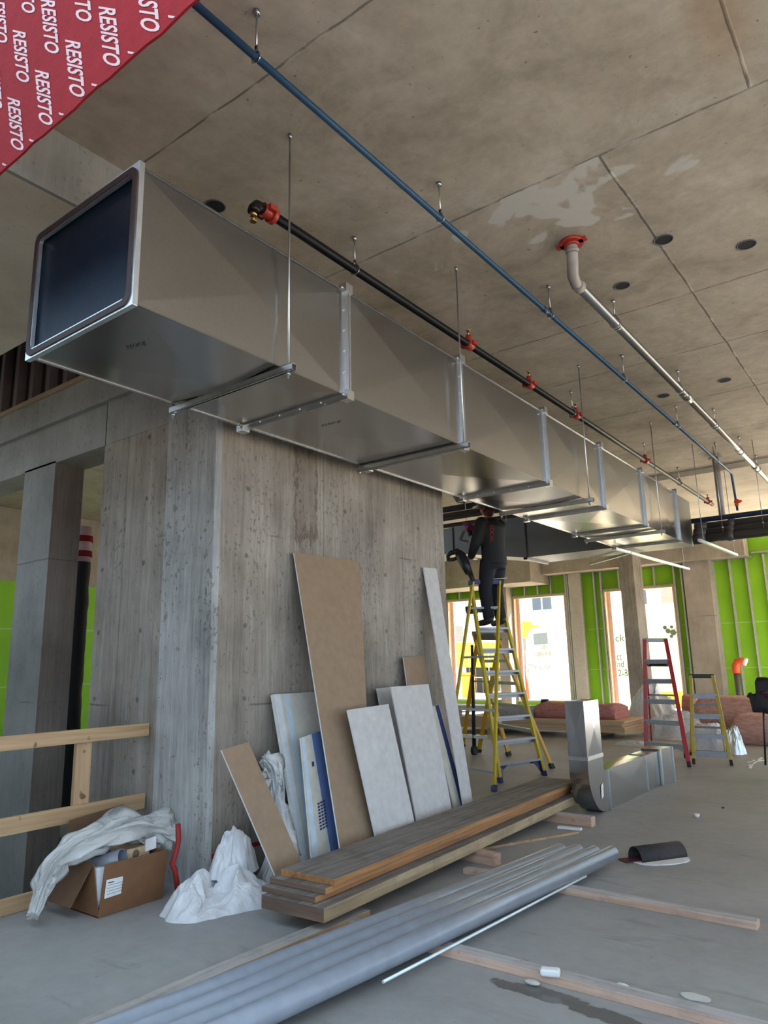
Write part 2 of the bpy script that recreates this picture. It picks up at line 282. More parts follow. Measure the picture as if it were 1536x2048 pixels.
MT = dict(
    ceil=concrete_ceiling(), floor=concrete_floor(),
    core=concrete_wall('core_concrete', (.15, .125, .10), (.33, .285, .24), (.50, .45, .39), scar=True),
    corner=concrete_wall('corner_concrete', (.22, .21, .195), (.46, .45, .43), (.66, .65, .63)),
    beam=concrete_wall('beam_concrete', (.20, .195, .18), (.31, .30, .275), (.42, .41, .38), .35, .5),
    pier=concrete_wall('pier_concrete', (.17, .165, .15), (.27, .265, .245), (.36, .355, .33), .3, .4),
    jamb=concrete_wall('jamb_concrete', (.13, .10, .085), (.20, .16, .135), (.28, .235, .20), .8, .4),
    tan=concrete_wall('far_concrete', (.30, .25, .20), (.42, .36, .29), (.52, .45, .37), .4, .3),
    soffit=concrete_wall('soffit_concrete', (.55, .47, .37), (.68, .59, .47), (.76, .67, .55), .0, .2),
    galv=galvanised('galvanised_sheet'), galv2=galvanised('galvanised_flange', (.58, .61, .60), .33, 1.0),
    galvd=galvanised('dark_reflection_sheet', (.20, .19, .18), .42),  # darker copy of the galvanised sheet, dark reflections put into its colour
    steel=plain('zinc_rod', (.55, .56, .57), .35, 1.0), brightrod=plain('bright_rod', (.75, .82, .84), .35, .3), strut=plain('zinc_strut', (.66, .66, .64), .38, 1.0),
    alu=plain('aluminium_step', (.30, .31, .34), .45, .6),
    darkfilm=plain('navy_film', (.006, .017, .036), .42, 0, .2, (5, .25)),
    gasket=plain('brown_gasket', (.055, .04, .04), .7), rim=plain('bright_rim', (.75, .78, .82), .35, .9),
    red=plain('red_membrane', (.31, .022, .028), .8, 0, .15, (60, .15)), white=plain('white_print', (.72, .50, .52), .6),
    blackpipe=plain('black_steel_pipe', (.010, .010, .011), .38, 0, .3), bluepipe=plain('blue_pipe', (.018, .07, .14), .35),
    navypipe=plain('dark_blue_pipe', (.012, .03, .075), .4), redfit=plain('red_fitting', (.42, .04, .025), .4),
    orange=plain('orange_fitting', (.75, .10, .02), .45), brass=plain('brass', (.55, .38, .18), .3, 1.0),
    castpipe=plain('grey_cast_fitting', (.34, .30, .28), .5), pipe_galv=plain('galvanised_pipe', (.36, .345, .32), .32, 1.0),
    pvc=plain('grey_pvc', (.25, .265, .30), .28), pvcin=plain('pvc_bore', (.12, .13, .17), .5), pvcdark=plain('dark_grey_pvc', (.085, .075, .075), .4),
    hole=plain('sleeve_hole_dark', (.006, .008, .012), .8), sleeve=plain('sleeve_rim', (.10, .10, .105), .6),
    yellow=plain('yellow_fibreglass', (.66, .47, .015), .4), yellow2=plain('amber_fibreglass', (.58, .32, .02), .45), paleyellow=plain('old_yellow_fibreglass', (.50, .36, .05), .5),
    redl=plain('red_fibreglass', (.42, .025, .035), .4), blue=plain('blue_plastic', (.012, .018, .12), .4), black=plain('black_plastic', (.013, .012, .014), .45),
    rubber=plain('rubber', (.02, .02, .022), .8),
    lumber=wood('spruce_along', (.40, .23, .11), (.58, .38, .21), 'Y', .8), lumberx=wood('spruce_across', (.42, .25, .17), (.66, .45, .34), 'X', .3, .25), lumberz=wood('spruce_upright', (.42, .25, .13), (.58, .39, .22), 'Z', .8),
    lumberold=wood('old_spruce', (.32, .20, .11), (.55, .38, .23), 'Y', .5, .45), lumbertop=wood('dusty_wood_face', (.34, .31, .28), (.52, .49, .46), 'Y', .3, .3), lumbertopx=wood('dusty_wood_face_across', (.36, .32, .30), (.54, .50, .48), 'X', .2, .3),
    board=wood('weathered_board_face', (.12, .10, .09), (.30, .26, .22), 'Y', .2, .6), boardedge=wood('orange_board_edge', (.26, .10, .03), (.48, .23, .08), 'Y', 0, .3), boardlow=wood('pale_board_edge', (.26, .17, .09), (.50, .37, .22), 'Y', 0, .35), boardend=wood('dark_board_end', (.10, .06, .045), (.24, .15, .10), 'X', 0, .3),
    ply=wood('plywood', (.50, .33, .20), (.72, .52, .34), 'X', 0, .1), plyedge=siding('plywood_edge', (.62, .43, .27), (.30, .17, .09), .009),
    brownpaper=plain('drywall_back_paper', (.30, .205, .13), .8), greypaper=plain('drywall_face_paper', (.56, .54, .53), .8), gyps=plain('gypsum_edge', (.78, .77, .77), .9),
    paleboard=plain('pale_dusty_paper', (.56, .52, .45), .85, 0, None, (12, .3)), bluepaper=plain('blue_printed_paper', (.10, .16, .36), .6), bluetape=plain('pale_blue_tape', (.50, .58, .66), .5), whitetape=plain('grey_white_tape', (.60, .62, .65), .5), ink=plain('dark_blue_ink', (.02, .03, .13), .7), inkblack=plain('black_ink', (.03, .03, .035), .7),
    cardboard=plain('cardboard', (.20, .092, .04), .8), cardin=plain('cardboard_flap', (.16, .085, .045), .85), label=plain('paper_label', (.80, .78, .76), .7),
    bag=plain('white_poly_bag', (.72, .71, .72), .4, 0, None, (9, .5)), bag2=film('clear_poly_film', (.70, .68, .65), .12), poly=film('milky_poly_wrap', (.72, .72, .72), .15),
    redline=plain('red_tape', (.30, .015, .012), .6),
    rubble=plain('broken_plaster', (.48, .48, .45), .9),
    green=None, stud=plain('steel_stud', (.62, .60, .54), .45, .55), track=plain('steel_track', (.42, .41, .40), .5, .6), frame=plain('pine_frame', (.70, .50, .30), .7), whitepost=plain('pale_wood_post', (.62, .56, .48), .7),
    pinkfoam=plain('pink_edge_foil', (.90, .58, .52), .7), insul=fluffy('pink_insulation', (.42, .13, .12), (.72, .34, .30)), insul2=fluffy('salmon_insulation', (.48, .20, .15), (.80, .50, .40)), greybatt=fluffy('grey_insulation', (.30, .28, .29), (.55, .53, .54)),
    deck=plain('brown_metal_siding', (.050, .030, .028), .6), deckrib=plain('brown_metal_rib', (.16, .11, .10), .6), sillwood=wood('sill_wood', (.28, .20, .12), (.42, .31, .20), 'X'),
    membrane=plain('black_membrane', (.008, .008, .011), .65, 0, None, (30, .4)), roll=plain('bitumen_roll', (.03, .025, .026), .7, 0, None, (50, .6)), rollred=plain('dark_red_backing', (.09, .015, .02), .6),
    ground=plain('pale_ground', (.78, .68, .54), .9), asphalt=plain('site_yard', (.36, .33, .29), .9),
    hoard=plain('white_hoarding', (.80, .80, .78), .7), house=siding('grey_siding', (.62, .62, .64), (.45, .45, .48), .18), pinkbrick=brick('red_brick', (.50, .24, .19), (.56, .29, .23), (.6, .5, .45), 4), glass=plain('dark_pane', (.10, .12, .15), .1), trimw=plain('white_trim', (.8, .8, .8), .6),
    digger=plain('yellow_machine_paint', (.80, .48, .02), .4), diggerd=plain('machine_grey', (.20, .20, .20), .6), orangeboard=plain('orange_barrier', (.80, .42, .06), .6), conc=plain('pale_block', (.62, .60, .56), .9), fence=plain('fence_wire', (.5, .5, .5), .5, .5), orangemesh=plain('orange_mesh', (.85, .22, .04), .7), lime=plain('lime_grass', (.40, .58, .12), .9),
    skin=plain('skin', (.48, .17, .11), .55), jacket=plain('black_jacket', (.010, .010, .011), .8), trouser=plain('navy_trousers', (.010, .010, .018), .85), boot=plain('dark_boots', (.022, .018, .02), .6), helmet=plain('grey_helmet', (.22, .23, .24), .4), glove=plain('pale_glove', (.52, .37, .31), .7), redprint=plain('red_print', (.40, .02, .03), .6), magenta=plain('magenta_tool', (.26, .04, .16), .4),
)
def sheathing():
    m, nt, b = nodes('green_sheathing')
    sp = N(nt, 'ShaderNodeSeparateXYZ'); geo = N(nt, 'ShaderNodeNewGeometry'); L(nt, geo.outputs['Position'], sp.inputs[0])
    ln = None
    for z0 in (1.22, 2.42):
        f = math_(nt, 'LESS_THAN', math_(nt, 'ABSOLUTE', math_(nt, 'SUBTRACT', sp.outputs[2], z0)), .014); ln = f if ln is None else math_(nt, 'MAXIMUM', ln, f)
    n = noise_fac(nt, s=1.2, detail=3)
    base = ramp(nt, n, [(.3, (.26, .58, .012)), (.7, (.33, .68, .02))]).outputs[0]
    L(nt, mixc(nt, math_(nt, 'MULTIPLY', ln, .6), base, (.55, .75, .35)), b.inputs['Base Color']); b.inputs['Roughness'].default_value = .6
    return m
MT['green'] = sheathing()

# ------------------------------------------------------------------ mesh builders
class B:
    def __init__(s): s.bm = bmesh.new(); s.mi = 0
    def _v(s, pts): return [s.bm.verts.new(p) for p in pts]
    def face(s, pts, mi=None):
        f = s.bm.faces.new(s._v(pts)); f.material_index = s.mi if mi is None else mi; return f
    def hexa(s, p, mi=None, top=None, sides=None):
        # p: four bottom points then four top points
        v = s._v(p); m = s.mi if mi is None else mi
        for k, idx in enumerate(((3, 2, 1, 0), (4, 5, 6, 7), (0, 1, 5, 4), (1, 2, 6, 5), (2, 3, 7, 6), (3, 0, 4, 7))):
            f = s.bm.faces.new([v[i] for i in idx]); f.material_index = m
            if k == 1 and top is not None: f.material_index = top
            if sides and k >= 2 and sides[k-2] is not None: f.material_index = sides[k-2]
        return s
    def box(s, lo, hi, **k):
        (a, b, c), (d, e, f) = lo, hi
        return s.hexa([(a, b, c), (d, b, c), (d, e, c), (a, e, c), (a, b, f), (d, b, f), (d, e, f), (a, e, f)], **k)
    def beam(s, p0, p1, wd, h, up=(0, 0, 1), **k):
        p0, p1 = Vector(p0), Vector(p1); d = (p1-p0).normalized(); up = Vector(up)
        sx = d.cross(up).normalized(); u = sx.cross(d).normalized(); a, c = sx*wd/2, u*h/2
        return s.hexa([p0-a-c, p0+a-c, p1+a-c, p1-a-c, p0-a+c, p0+a+c, p1+a+c, p1-a+c], **k)
    def tube(s, pts, r, n=12, cap=True, mi=None):
        pts = [Vector(p) for p in pts]; rs = r if isinstance(r, (list, tuple)) else [r]*len(pts); m = s.mi if mi is None else mi
        rings = []; ref = None
        for i, p in enumerate(pts):
            a = pts[max(i-1, 0)]; c = pts[min(i+1, len(pts)-1)]; d = (c-a).normalized()
            if ref is None: ref = Vector((0, 0, 1)) if abs(d.z) < .9 else Vector((1, 0, 0))
            sx = d.cross(ref).normalized(); u = sx.cross(d).normalized(); ref = u
            rings.append(s._v([p + (sx*math.cos(2*math.pi*k/n) + u*math.sin(2*math.pi*k/n))*rs[i] for k in range(n)]))
        for i in range(len(rings)-1):
            for k in range(n):
                f = s.bm.faces.new([rings[i][k], rings[i][(k+1) % n], rings[i+1][(k+1) % n], rings[i+1][k]]); f.smooth = True; f.material_index = m
        if cap:
            for rg, rev in ((rings[0], False), (rings[-1], True)):
                f = s.bm.faces.new(rg if rev else rg[::-1]); f.material_index = m
        return s
    def pipe(s, p0, p1, r, wall, n=20, mi=None, mib=None):
        p0, p1 = Vector(p0), Vector(p1); d = (p1-p0).normalized(); ref = Vector((0, 0, 1)) if abs(d.z) < .9 else Vector((1, 0, 0))
        sx = d.cross(ref).normalized(); u = sx.cross(d).normalized(); m = s.mi if mi is None else mi
        def ring(p, rr): return s._v([p + (sx*math.cos(2*math.pi*k/n)+u*math.sin(2*math.pi*k/n))*rr for k in range(n)])
        a, b, c, e = ring(p0, r), ring(p1, r), ring(p0, r-wall), ring(p1, r-wall)
        for k in range(n):
            j = (k+1) % n
            for q, mm in (((a[k], a[j], b[j], b[k]), m), ((c[j], c[k], e[k], e[j]), m if mib is None else mib), ((a[j], a[k], c[k], c[j]), m), ((b[k], b[j], e[j], e[k]), m)):
                f = s.bm.faces.new(q); f.smooth = mm is not None and q[0] not in (c[k],) ; f.material_index = mm
        return s
    def prism(s, poly, vec, mi=None, mis=None):
        m = s.mi if mi is None else mi
        a = [Vector(p) for p in poly]; b = [p+Vector(vec) for p in a]; va, vb = s._v(a), s._v(b)
        f = s.bm.faces.new(va[::-1]); f.material_index = m
        f = s.bm.faces.new(vb); f.material_index = m
        for k in range(len(a)):
            j = (k+1) % len(a); f = s.bm.faces.new([va[k], va[j], vb[j], vb[k]]); f.material_index = m if mis is None else mis
        return s
    def crossbreak(s, q, out, mi=None):
        # a rectangular sheet creased from corner to corner, its middle raised by out
        q = [Vector(p) for p in q]; c = sum(q, Vector())/4; n = (q[1]-q[0]).cross(q[3]-q[0]).normalized(); c = c+n*out
        v = s._v(q); vc = s.bm.verts.new(c)
        for k in range(4):
            f = s.bm.faces.new([v[k], v[(k+1) % 4], vc]); f.material_index = s.mi if mi is None else mi
        return s
    def ball(s, c, r, sub=2, scale=(1, 1, 1), mi=None):
        m = Matrix.Translation(c) @ Matrix.Diagonal((r*scale[0], r*scale[1], r*scale[2], 1))
        g = bmesh.ops.create_icosphere(s.bm, subdivisions=sub, radius=1, matrix=m)
        for v in g['verts']:
            for f in v.link_faces: f.smooth = True; f.material_index = s.mi if mi is None else mi
        return s
    def text(s, string, mat4, mi=None):
        vs, fs = glyphs(string); v = s._v([mat4 @ Vector(p) for p in vs])
        for f in fs:
            try: q = s.bm.faces.new([v[i] for i in f]); q.material_index = s.mi if mi is None else mi
            except ValueError: pass
        return s

_gl = {}
def glyphs(string):
    if string not in _gl:
        cu = bpy.data.curves.new('g', 'FONT'); cu.body = string; cu.size = 1.0; cu.resolution_u = 3; cu.offset = .022 if string == 'RESISTO' else 0.0
        o = bpy.data.objects.new('g', cu); COL.objects.link(o)
        dg = bpy.context.evaluated_depsgraph_get(); me = o.evaluated_get(dg).to_mesh()
        vs = [v.co.copy() for v in me.vertices]; fs = [tuple(p.vertices) for p in me.polygons]
        x0 = min(v.x for v in vs); x1 = max(v.x for v in vs); y1 = max(v.y for v in vs)
        vs = [Vector(((v.x-x0)/(x1-x0), v.y/y1, 0)) for v in vs]   # unit width, unit height
        o.evaluated_get(dg).to_mesh_clear(); bpy.data.objects.remove(o); bpy.data.curves.remove(cu)
        _gl[string] = (vs, fs)
    return _gl[string]
def text_frame(origin, right, up):
    r, u = Vector(right), Vector(up); n = r.cross(u).normalized()
    m = Matrix((r, u, n)).transposed().to_4x4(); m.translation = Vector(origin); return m

def wloc(o):
    v = Vector()
    while o is not None: v += o.location; o = o.parent
    return v
SPLIT = {'coupling', 'corner_seam', 'corner_piece', 'post', 'edge_tape', 'bearer', 'nut', 'pane', 'strip', 'joint_seam', 'wrapper_stripe'}
def islands(bm):
    bm.verts.index_update(); seen = set(); out = []
    for v in bm.verts:
        if v in seen: continue
        st = [v]; seen.add(v); comp = []
        while st:
            q = st.pop(); comp.append(q)
            for e in q.link_edges:
                o = e.other_vert(q)
                if o not in seen: seen.add(o); st.append(o)
        out.append(comp)
    return out
def obj(name, b, mat, parent=None, loc=None, bevel=0, smooth=False):
    bm = b.bm
    if name in SPLIT and parent is not None:
        isl = islands(bm)
        if len(isl) > 1:
            keep = [set(i) for i in isl]; last = None
            for comp in keep:
                n = B(); n.bm.free(); n.bm = bm.copy(); bm.verts.index_update(); n.bm.verts.ensure_lookup_table()
                ids = {v.index for v in comp}
                bmesh.ops.delete(n.bm, geom=[v for i, v in enumerate(n.bm.verts) if i not in ids], context='VERTS')
                last = obj(name, n, mat, parent, loc, bevel, smooth)
            bm.free(); return last
    base = wloc(parent) if parent is not None else Vector(loc or (0, 0, 0))
    bmesh.ops.translate(bm, verts=bm.verts, vec=-base)
    bmesh.ops.recalc_face_normals(bm, faces=bm.faces)
    me = bpy.data.meshes.new(name); bm.to_mesh(me); bm.free()
    for m in (mat if isinstance(mat, (list, tuple)) else [mat]): me.materials.append(MT[m])
    o = bpy.data.objects.new(name, me); COL.objects.link(o)
    if parent is not None: o.parent = parent
    else: o.location = base
    if smooth:
        for p in me.polygons: p.use_smooth = True
    if bevel:
        md = o.modifiers.new('bevel', 'BEVEL'); md.width = bevel; md.segments = 2; md.limit_method = 'ANGLE'
    return o
def tag(o, label, cat, group=None, kind=None):
    o['label'] = label; o['category'] = cat
    if group: o['group'] = group
    if kind: o['kind'] = kind
    return o
def thing(name, label, cat, loc, group=None):
    o = bpy.data.objects.new(name, None); COL.objects.link(o); o.location = Vector(loc); o.empty_display_size = .1
    return tag(o, label, cat, group)
def struct(name, b, mat, parent=None, bevel=0):
    o = obj(name, b, mat, parent, bevel=bevel)
    if parent is None: o['kind'] = 'structure'
    return o

# ================================================================== STRUCTURE
H = 5.0            # ceiling
YF = 21.5          # far facade
XC, YC = -4.33, 3.56   # core: right face, front face
# floor slab with the stair opening left of the guardrail
b = B()
for lo, hi in (((-5.08, -1.2, -.25), (9.5, 3.9, 0)), ((-16, 3.9, -.25), (9.5, YF+.2, 0)), ((-16, -1.2, -.25), (-9.2, 3.9, 0))): b.box(lo, hi)
struct('floor', b, 'floor')
b = B(); b.box((-9.2, -1.2, -2.9), (-5.08, 3.9, -2.7)); b.box((-9.2, 3.9, -2.9), (-5.08, 4.0, -.25)); b.box((-9.3, -1.2, -2.9), (-9.2, 3.9, -.25)); b.box((-5.08, -1.2, -2.9), (-4.98, 3.9, -.25)); b.box((-9.2, -1.3, -2.9), (-5.08, -1.2, -.25))
struct('wall_stairwell', b, 'pier')
# ceiling slab, with the thicker band over the far bays
b = B(); b.box((-4.13, 1.5, H), (9.5, 14.0, H+.3)); b.box((-16, 4.2, H+.002), (-4.13, 14.0, H+.3))
struct('ceiling', b, 'ceil')
b = B(); b.box((-16, 14.0, 4.9), (9.5, YF+.3, 5.3)); struct('ceiling_far', b, 'soffit')
# dropped edge beam left of the duct
b = B(); b.box((-9.5, 1.5, 4.55), (-4.13, 2.94, 5.3)); struct('beam_left', b, 'soffit')
# face of the dropped beam is board-marked
b = B(); b.box((-4.13, 1.5, 4.55), (-4.10, 2.94, 5.0)); struct('trim_1', b, 'beam')
# roof added over the lintel void to keep it dark
b = B(); b.box((-9.5, 2.94, 6.4), (-4.13, 4.2, 6.6)); b.box((-4.13, 1.5, 5.3), (-4.0, 4.2, 6.6)); b.box((-9.5, 2.8, 5.3), (-4.13, 2.94, 6.6)); struct('ceiling_void_shade', b, 'pier')
# unseen storeys added above to shade the yard on the near side
b = B(); b.box((-16, 1.2, 6.7), (9.5, YF+.3, 10)); b.box((-16, 1.2, 5.31), (-9.6, 4, 6.7)); b.box((-3.9, 1.5, 5.31), (9.5, YF+.3, 6.7)); struct('wall_storeys_shade', b, 'tan')

# concrete core with its chamfered rough corner
p1 = ony(318, 1300, YC); p2 = onx(385, 1300, XC)
x1, y2 = p1.x, p2.y
if y2 < YC+.03: y2 = YC+.06
cl = -5.93
b = B()
poly = [(cl, YC, 0), (x1, YC, 0), (x1+.02, YC-.012, 0), (XC-.03, y2-.04, 0), (XC, y2, 0), (XC, 6.9, 0), (cl, 6.9, 0)]
lo = [Vector(p) for p in poly]; hi = [p+Vector((0, 0, 5.0)) for p in lo]
va, vb = b._v(lo), b._v(hi)
for k in range(len(lo)):
    j = (k+1) % len(lo); f = b.bm.faces.new([va[k], va[j], vb[j], vb[k]]); f.material_index = 1 if k in (1, 2, 3) else 0
b.bm.faces.new(vb)
struct('wall_core', b, ['core', 'corner'])
# pier, lintel, upper band
b = B(); b.box((-7.43, YC, -2.7), (-6.81, 3.87, 3.62)); struct('column_left', b, ['pier'])
pl = bpy.data.objects['column_left']
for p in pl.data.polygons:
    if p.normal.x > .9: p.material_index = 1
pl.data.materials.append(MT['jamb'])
b = B(); b.box((-9.6, YC, 3.60), (cl+.02, 3.9, 4.02)); b.box((-9.6, YC-.05, 4.02), (XC-.28, 4.1, 4.33)); struct('beam_lintel', b, 'beam')
b = B(); b.box((cl+.02, YC-.006, 3.60), (XC-.5, YC, 4.02)); struct('trim_2', b, 'beam')
b = B(); b.box((-9.6, YC-.08, 4.33), (XC-.3, YC+.1, 4.37)); b.box((-9.6, YC-.04, 4.385), (XC-.3, YC+.1, 4.41)); struct('sill_1', b, 'sillwood')
b = B(); b.box((-9.6, YC+.16, 4.41), (-4.6, YC+.2, 6.4), mi=0)
x = -9.5
while x < -4.7:
    b.hexa([(x, YC+.16, 4.41), (x+.03, YC+.08, 4.41), (x+.11, YC+.08, 4.41), (x+.14, YC+.16, 4.41), (x, YC+.16, 6.4), (x+.03, YC+.08, 6.4), (x+.11, YC+.08, 6.4), (x+.14, YC+.16, 6.4)], mi=1); x += .36
struct('wall_upper', b, ['deck', 'deckrib'])

# ---- far facade
def F(px, py, y=YF): return ony(px, py, y)
wins = [(-13.4, -11.25, .30, 3.62), (-10.85, -9.02, .30, 3.56), (-7.80, -5.72, .06, 3.56)]
def facade_panels():
    b = B(); xs = [-16.0]; top = 4.9
    cur = -16.0
    for (a, c, z0, z1) in wins:
        b.box((cur, YF, 0), (a, YF+.02, top)); b.box((a, YF, z1), (c, YF+.02, top)); b.box((a, YF, 0), (c, YF+.02, z0)); cur = c
    b.box((cur, YF, 0), (-2.9, YF+.02, top)); b.box((-2.9, YF, 4.3), (9.5, YF+.02, top)); return b
wf = struct('wall_far', facade_panels(), 'green')
def stud(x, z0, z1, wd=.045, mat='stud'):
    b = B(); b.box((x-wd/2, YF-.15, z0), (x+wd/2, YF-.002, z1)); return obj('stud', b, mat, wf)
studs = []
x = -15.8
while x < -2.9:
    if not any(a-.05 < x < c+.05 for a, c, _, _ in wins): studs.append(x)
    x += .43
for x in studs: stud(x, .04, 4.2)
for a, c, z0, z1 in wins:
    stud(a-.04, .04, 4.2, .05); stud(c+.04, .04, 4.2, .05)
    n = 4
    for k in range(1, n): stud(a+(c-a)*k/n, z1+.03, 4.2)
    b = B(); b.box((a-.02, YF-.15, z1), (c+.02, YF+.1, z1+.035)); obj('header_track', b, 'track', wf)
    b = B(); b.box((a, YF-.12, z1-.05), (c, YF+.12, z1)); b.box((a, YF-.12, z0), (a+.05, YF+.12, z1-.05)); b.box((c-.05, YF-.12, z0), (c, YF+.12, z1-.05)); obj('window_frame', b, 'frame', wf)
    b = B(); b.box((a-.05, YF-.16, z0-.05), (c+.05, YF+.15, z0)); obj('window_sill', b, 'track', wf)
    b = B(); b.box((a+.05, YF+.05, z0), (a+.16, YF+.12, z1-.05)); obj('window_edge_foil', b, 'pinkfoam', wf)
b = B(); b.box((-16, YF-.16, 4.14), (-3.6, YF-.01, 4.19)); b.box((-3.6, YF-.16, 4.24), (-2.9, YF-.01, 4.29)); obj('head_track', b, 'track', wf)
b = B(); b.box((-16, YF-.16, 0), (-2.9, YF-.01, .05)); obj('floor_track', b, 'track', wf)
b = B(); b.box((-8.81, YF-.32, 0), (-8.44, YF-.17, 4.15)); obj('pale_post', b, 'whitepost', wf, bevel=.01)
# drop beams and columns in front of the facade
b = B(); b.box((-9.5, 20.75, 4.15), (-3.66, 21.3, 4.9), mi=0); b.box((-16, 20.0, 3.88), (-9.5, 21.3, 4.9))
struct('beam_far', b, 'tan')
b = B(); b.box((-6.78, 20.0, 0), (-6.38, 20.75, 4.9)); struct('column_far', b, 'core')
b = B(); b.box((-5.33, 21.0, 0), (-4.63, 21.48, 4.15)); struct('column_facade', b, 'tan')
b = B(); b.box((-11.25, 21.0, 0), (-10.88, 21.48, 3.88)); struct('column_window', b, 'tan')
# left boundary wall with green sheathing and openings
b = B()
for y0, y1_, z0, z1, m_ in ((3.9, 8.1, 0, 3.43, 0), (8.1, 9.1, 0, .25, 0), (8.1, 9.1, 3.0, 3.43, 0), (9.1, YF, 0, 3.43, 0), (3.9, YF, 3.43, 5.2, 1)): b.box((-15.6, y0, z0), (-15.5, y1_, z1), mi=m_)
struct('wall_left', b, ['green', 'tan'])
# unseen wall behind the camera and side return, added to darken the near left
b = B(); b.box((-16, -1.5, -.3), (-2.2, -1.2, 5.0)); struct('wall_back_shade', b, 'tan')
b = B(); b.box((-9.5, -1.2, -.25), (-9.2, 3.0, 2.2)); struct('wall_side_shade', b, 'pier')


# ---- outside
b = B(); b.box((-60, YF+.3, -.5), (40, 80, -.1)); struct('ground', b, 'ground')
b = B(); b.box((-60, -40, -.6), (40, -1.2, -.3)); b.box((9.5, -1.2, -.6), (60, YF+.3, -.3)); struct('ground_yard', b, 'asphalt')
b = B(); b.box((-60, -1.2, -.6), (-16, YF+.3, -.3)); struct('ground_side', b, 'ground')

# ================================================================== OUTSIDE THINGS
def G(px, py, y): return ony(px, py, y)
# grey sided house behind the middle window
t = thing('house', 'grey sided house with a small paired window seen through the middle window opening', 'house', (-26, 44, -.1))
b = B(); b.box((-31, 44, -.1), (-17.5, 52, 9.5)); obj('wall', b, 'house', t)
c = G(1085, 1208, 44)
b = B(); b.box((c.x-.75, 43.9, c.z-.45), (c.x+.75, 43.98, c.z+1.0)); f = obj('window_frame', b, 'trimw', t)
for s in (-.36, .36):
    b = B(); b.box((c.x+s-.3, 43.86, c.z-.38), (c.x+s+.3, 43.9, c.z+.92)); obj('pane', b, 'glass', f)
t = thing('brick_house', 'red brick house with white trim seen through the right window opening', 'house', (-10, 46, -.1))
a, c = G(1322, 1190, 46), G(1420, 1240, 46)
b = B(); b.box((a.x, 46, -.1), (a.x+9, 54, 10)); obj('wall', b, 'pinkbrick', t)
b = B(); b.box((a.x-4.2, 46.4, -.1), (a.x, 54, 9)); obj('bay', b, 'hoard', t)
b = B(); b.box((a.x-2.2, 46.3, 3.8), (a.x-.9, 46.38, 6.0)); f = obj('window_frame', b, 'trimw', t)
b = B(); b.box((a.x-2.1, 46.26, 3.9), (a.x-1.6, 46.3, 5.9)); b.box((a.x-1.5, 46.26, 3.9), (a.x-1.0, 46.3, 5.9)); obj('pane', b, 'glass', f)
b = B(); b.box((a.x, 45.9, 9.9), (a.x+9, 46.1, 10.3)); obj('fascia', b, 'frame', t)
t = thing('brick_building', 'long red brick building seen through the left window opening', 'building', (-36, 50, -.1))
b = B(); b.box((-48, 50, -.1), (-31.5, 58, 5.6)); obj('wall', b, 'pinkbrick', t)
b = B(); b.box((-48.3, 49.6, 5.6), (-31.2, 58, 6.2)); obj('roof_edge', b, 'trimw', t)
# white hoardings with lettering
def hoarding(label, px0, px1, y, z1, words, z0=.1):
    a, c = G(px0, 1300, y), G(px1, 1300, y)
    t = thing('site_hoarding', label, 'hoarding', ((a.x+c.x)/2, y, -.1), 'white hoardings outside the windows')
    b = B(); b.box((a.x, y, z0), (c.x, y+.05, z1)); pan = obj('panel', b, 'hoard', t)
    b = B()
    for k in range(int((c.x-a.x)/1.8)+2):
        xx = min(a.x+.05+k*1.8, c.x-.05); b.box((xx-.04, y+.05, -.1), (xx+.04, y+.14, z1))
    obj('post', b, 'frame', t)
    b = B()
    for s, px, py, wpx, hpx in words:
        p = G(px, py, y); q = G(px+wpx, py, y); r = G(px, py-hpx, y)
        b.text(s, text_frame((p.x, y-.01, p.z), (q.x-p.x, 0, 0), (0, 0, r.z-p.z)))
    obj('lettering', b, 'inkblack', pan)
def to_ground(name, x0, x1, y0, y1, z, mat, parent):
    b = B(); b.box((x0, y0, -.1), (x1, y1, z)); return obj(name, b, mat, parent)
hoarding('white hoarding lettered in grey outside the right window opening, left of the column', 1200, 1290, 27.5, 4.1,
         [('truck', 1206, 1284, 44, 14), ('rict', 1226, 1320, 18, 13), ('and', 1228, 1334, 20, 12), ('92-8', 1230, 1353, 26, 14)])
hoarding('white hoarding with a small dark logo outside the right window opening, right of the column', 1296, 1420, 27.5, 3.5, [('CL', 1348, 1266, 16, 9)])
c = G(1336, 1262, 27.48)
b = B(); 
for dx, dz, r in ((0, 0, .09), (.18, -.06, .11), (-.1, .13, .07), (.14, .14, .06), (.1, -.2, .06)): b.tube([(c.x+dx, 27.49, c.z+dz), (c.x+dx, 27.47, c.z+dz)], r, 10)
o = obj('emblem', b, 'inkblack', bpy.data.objects['site_hoarding.001'])
# yellow excavator, white trailer with black lettering, concrete blocks, fence
t = thing('excavator', 'yellow excavator arm standing outside the middle window opening', 'excavator', G(1052, 1340, 33))
def poly_px(pts, y, th, name, mat, parent):
    b = B(); b.prism([tuple(G(px, py, y)) for px, py in pts], (0, th, 0)); return obj(name, b, mat, parent)
poly_px([(1040, 1243), (1052, 1243), (1050, 1258), (1046, 1275), (1041, 1275)], 33, .7, 'boom', 'digger', t)
poly_px([(1056, 1249), (1072, 1251), (1072, 1254), (1056, 1255)], 33, .4, 'arm', 'digger', t)
poly_px([(1044, 1276), (1052, 1276), (1052, 1340), (1046, 1340)], 33.2, .8, 'mast', 'diggerd', t); to_ground('track', -16.6, -15.6, 33.0, 35, 1.1, 'diggerd', t)
t = thing('site_trailer', 'white site machine with black lettering outside the middle window opening', 'trailer', G(1085, 1365, 31))
poly_px([(1056, 1262), (1104, 1258), (1106, 1346), (1058, 1346)], 31, 2.0, 'body', 'hoard', t)
poly_px([(1066, 1268), (1092, 1265), (1094, 1288), (1068, 1290)], 30.9, .1, 'window', 'glass', t)
b = B()
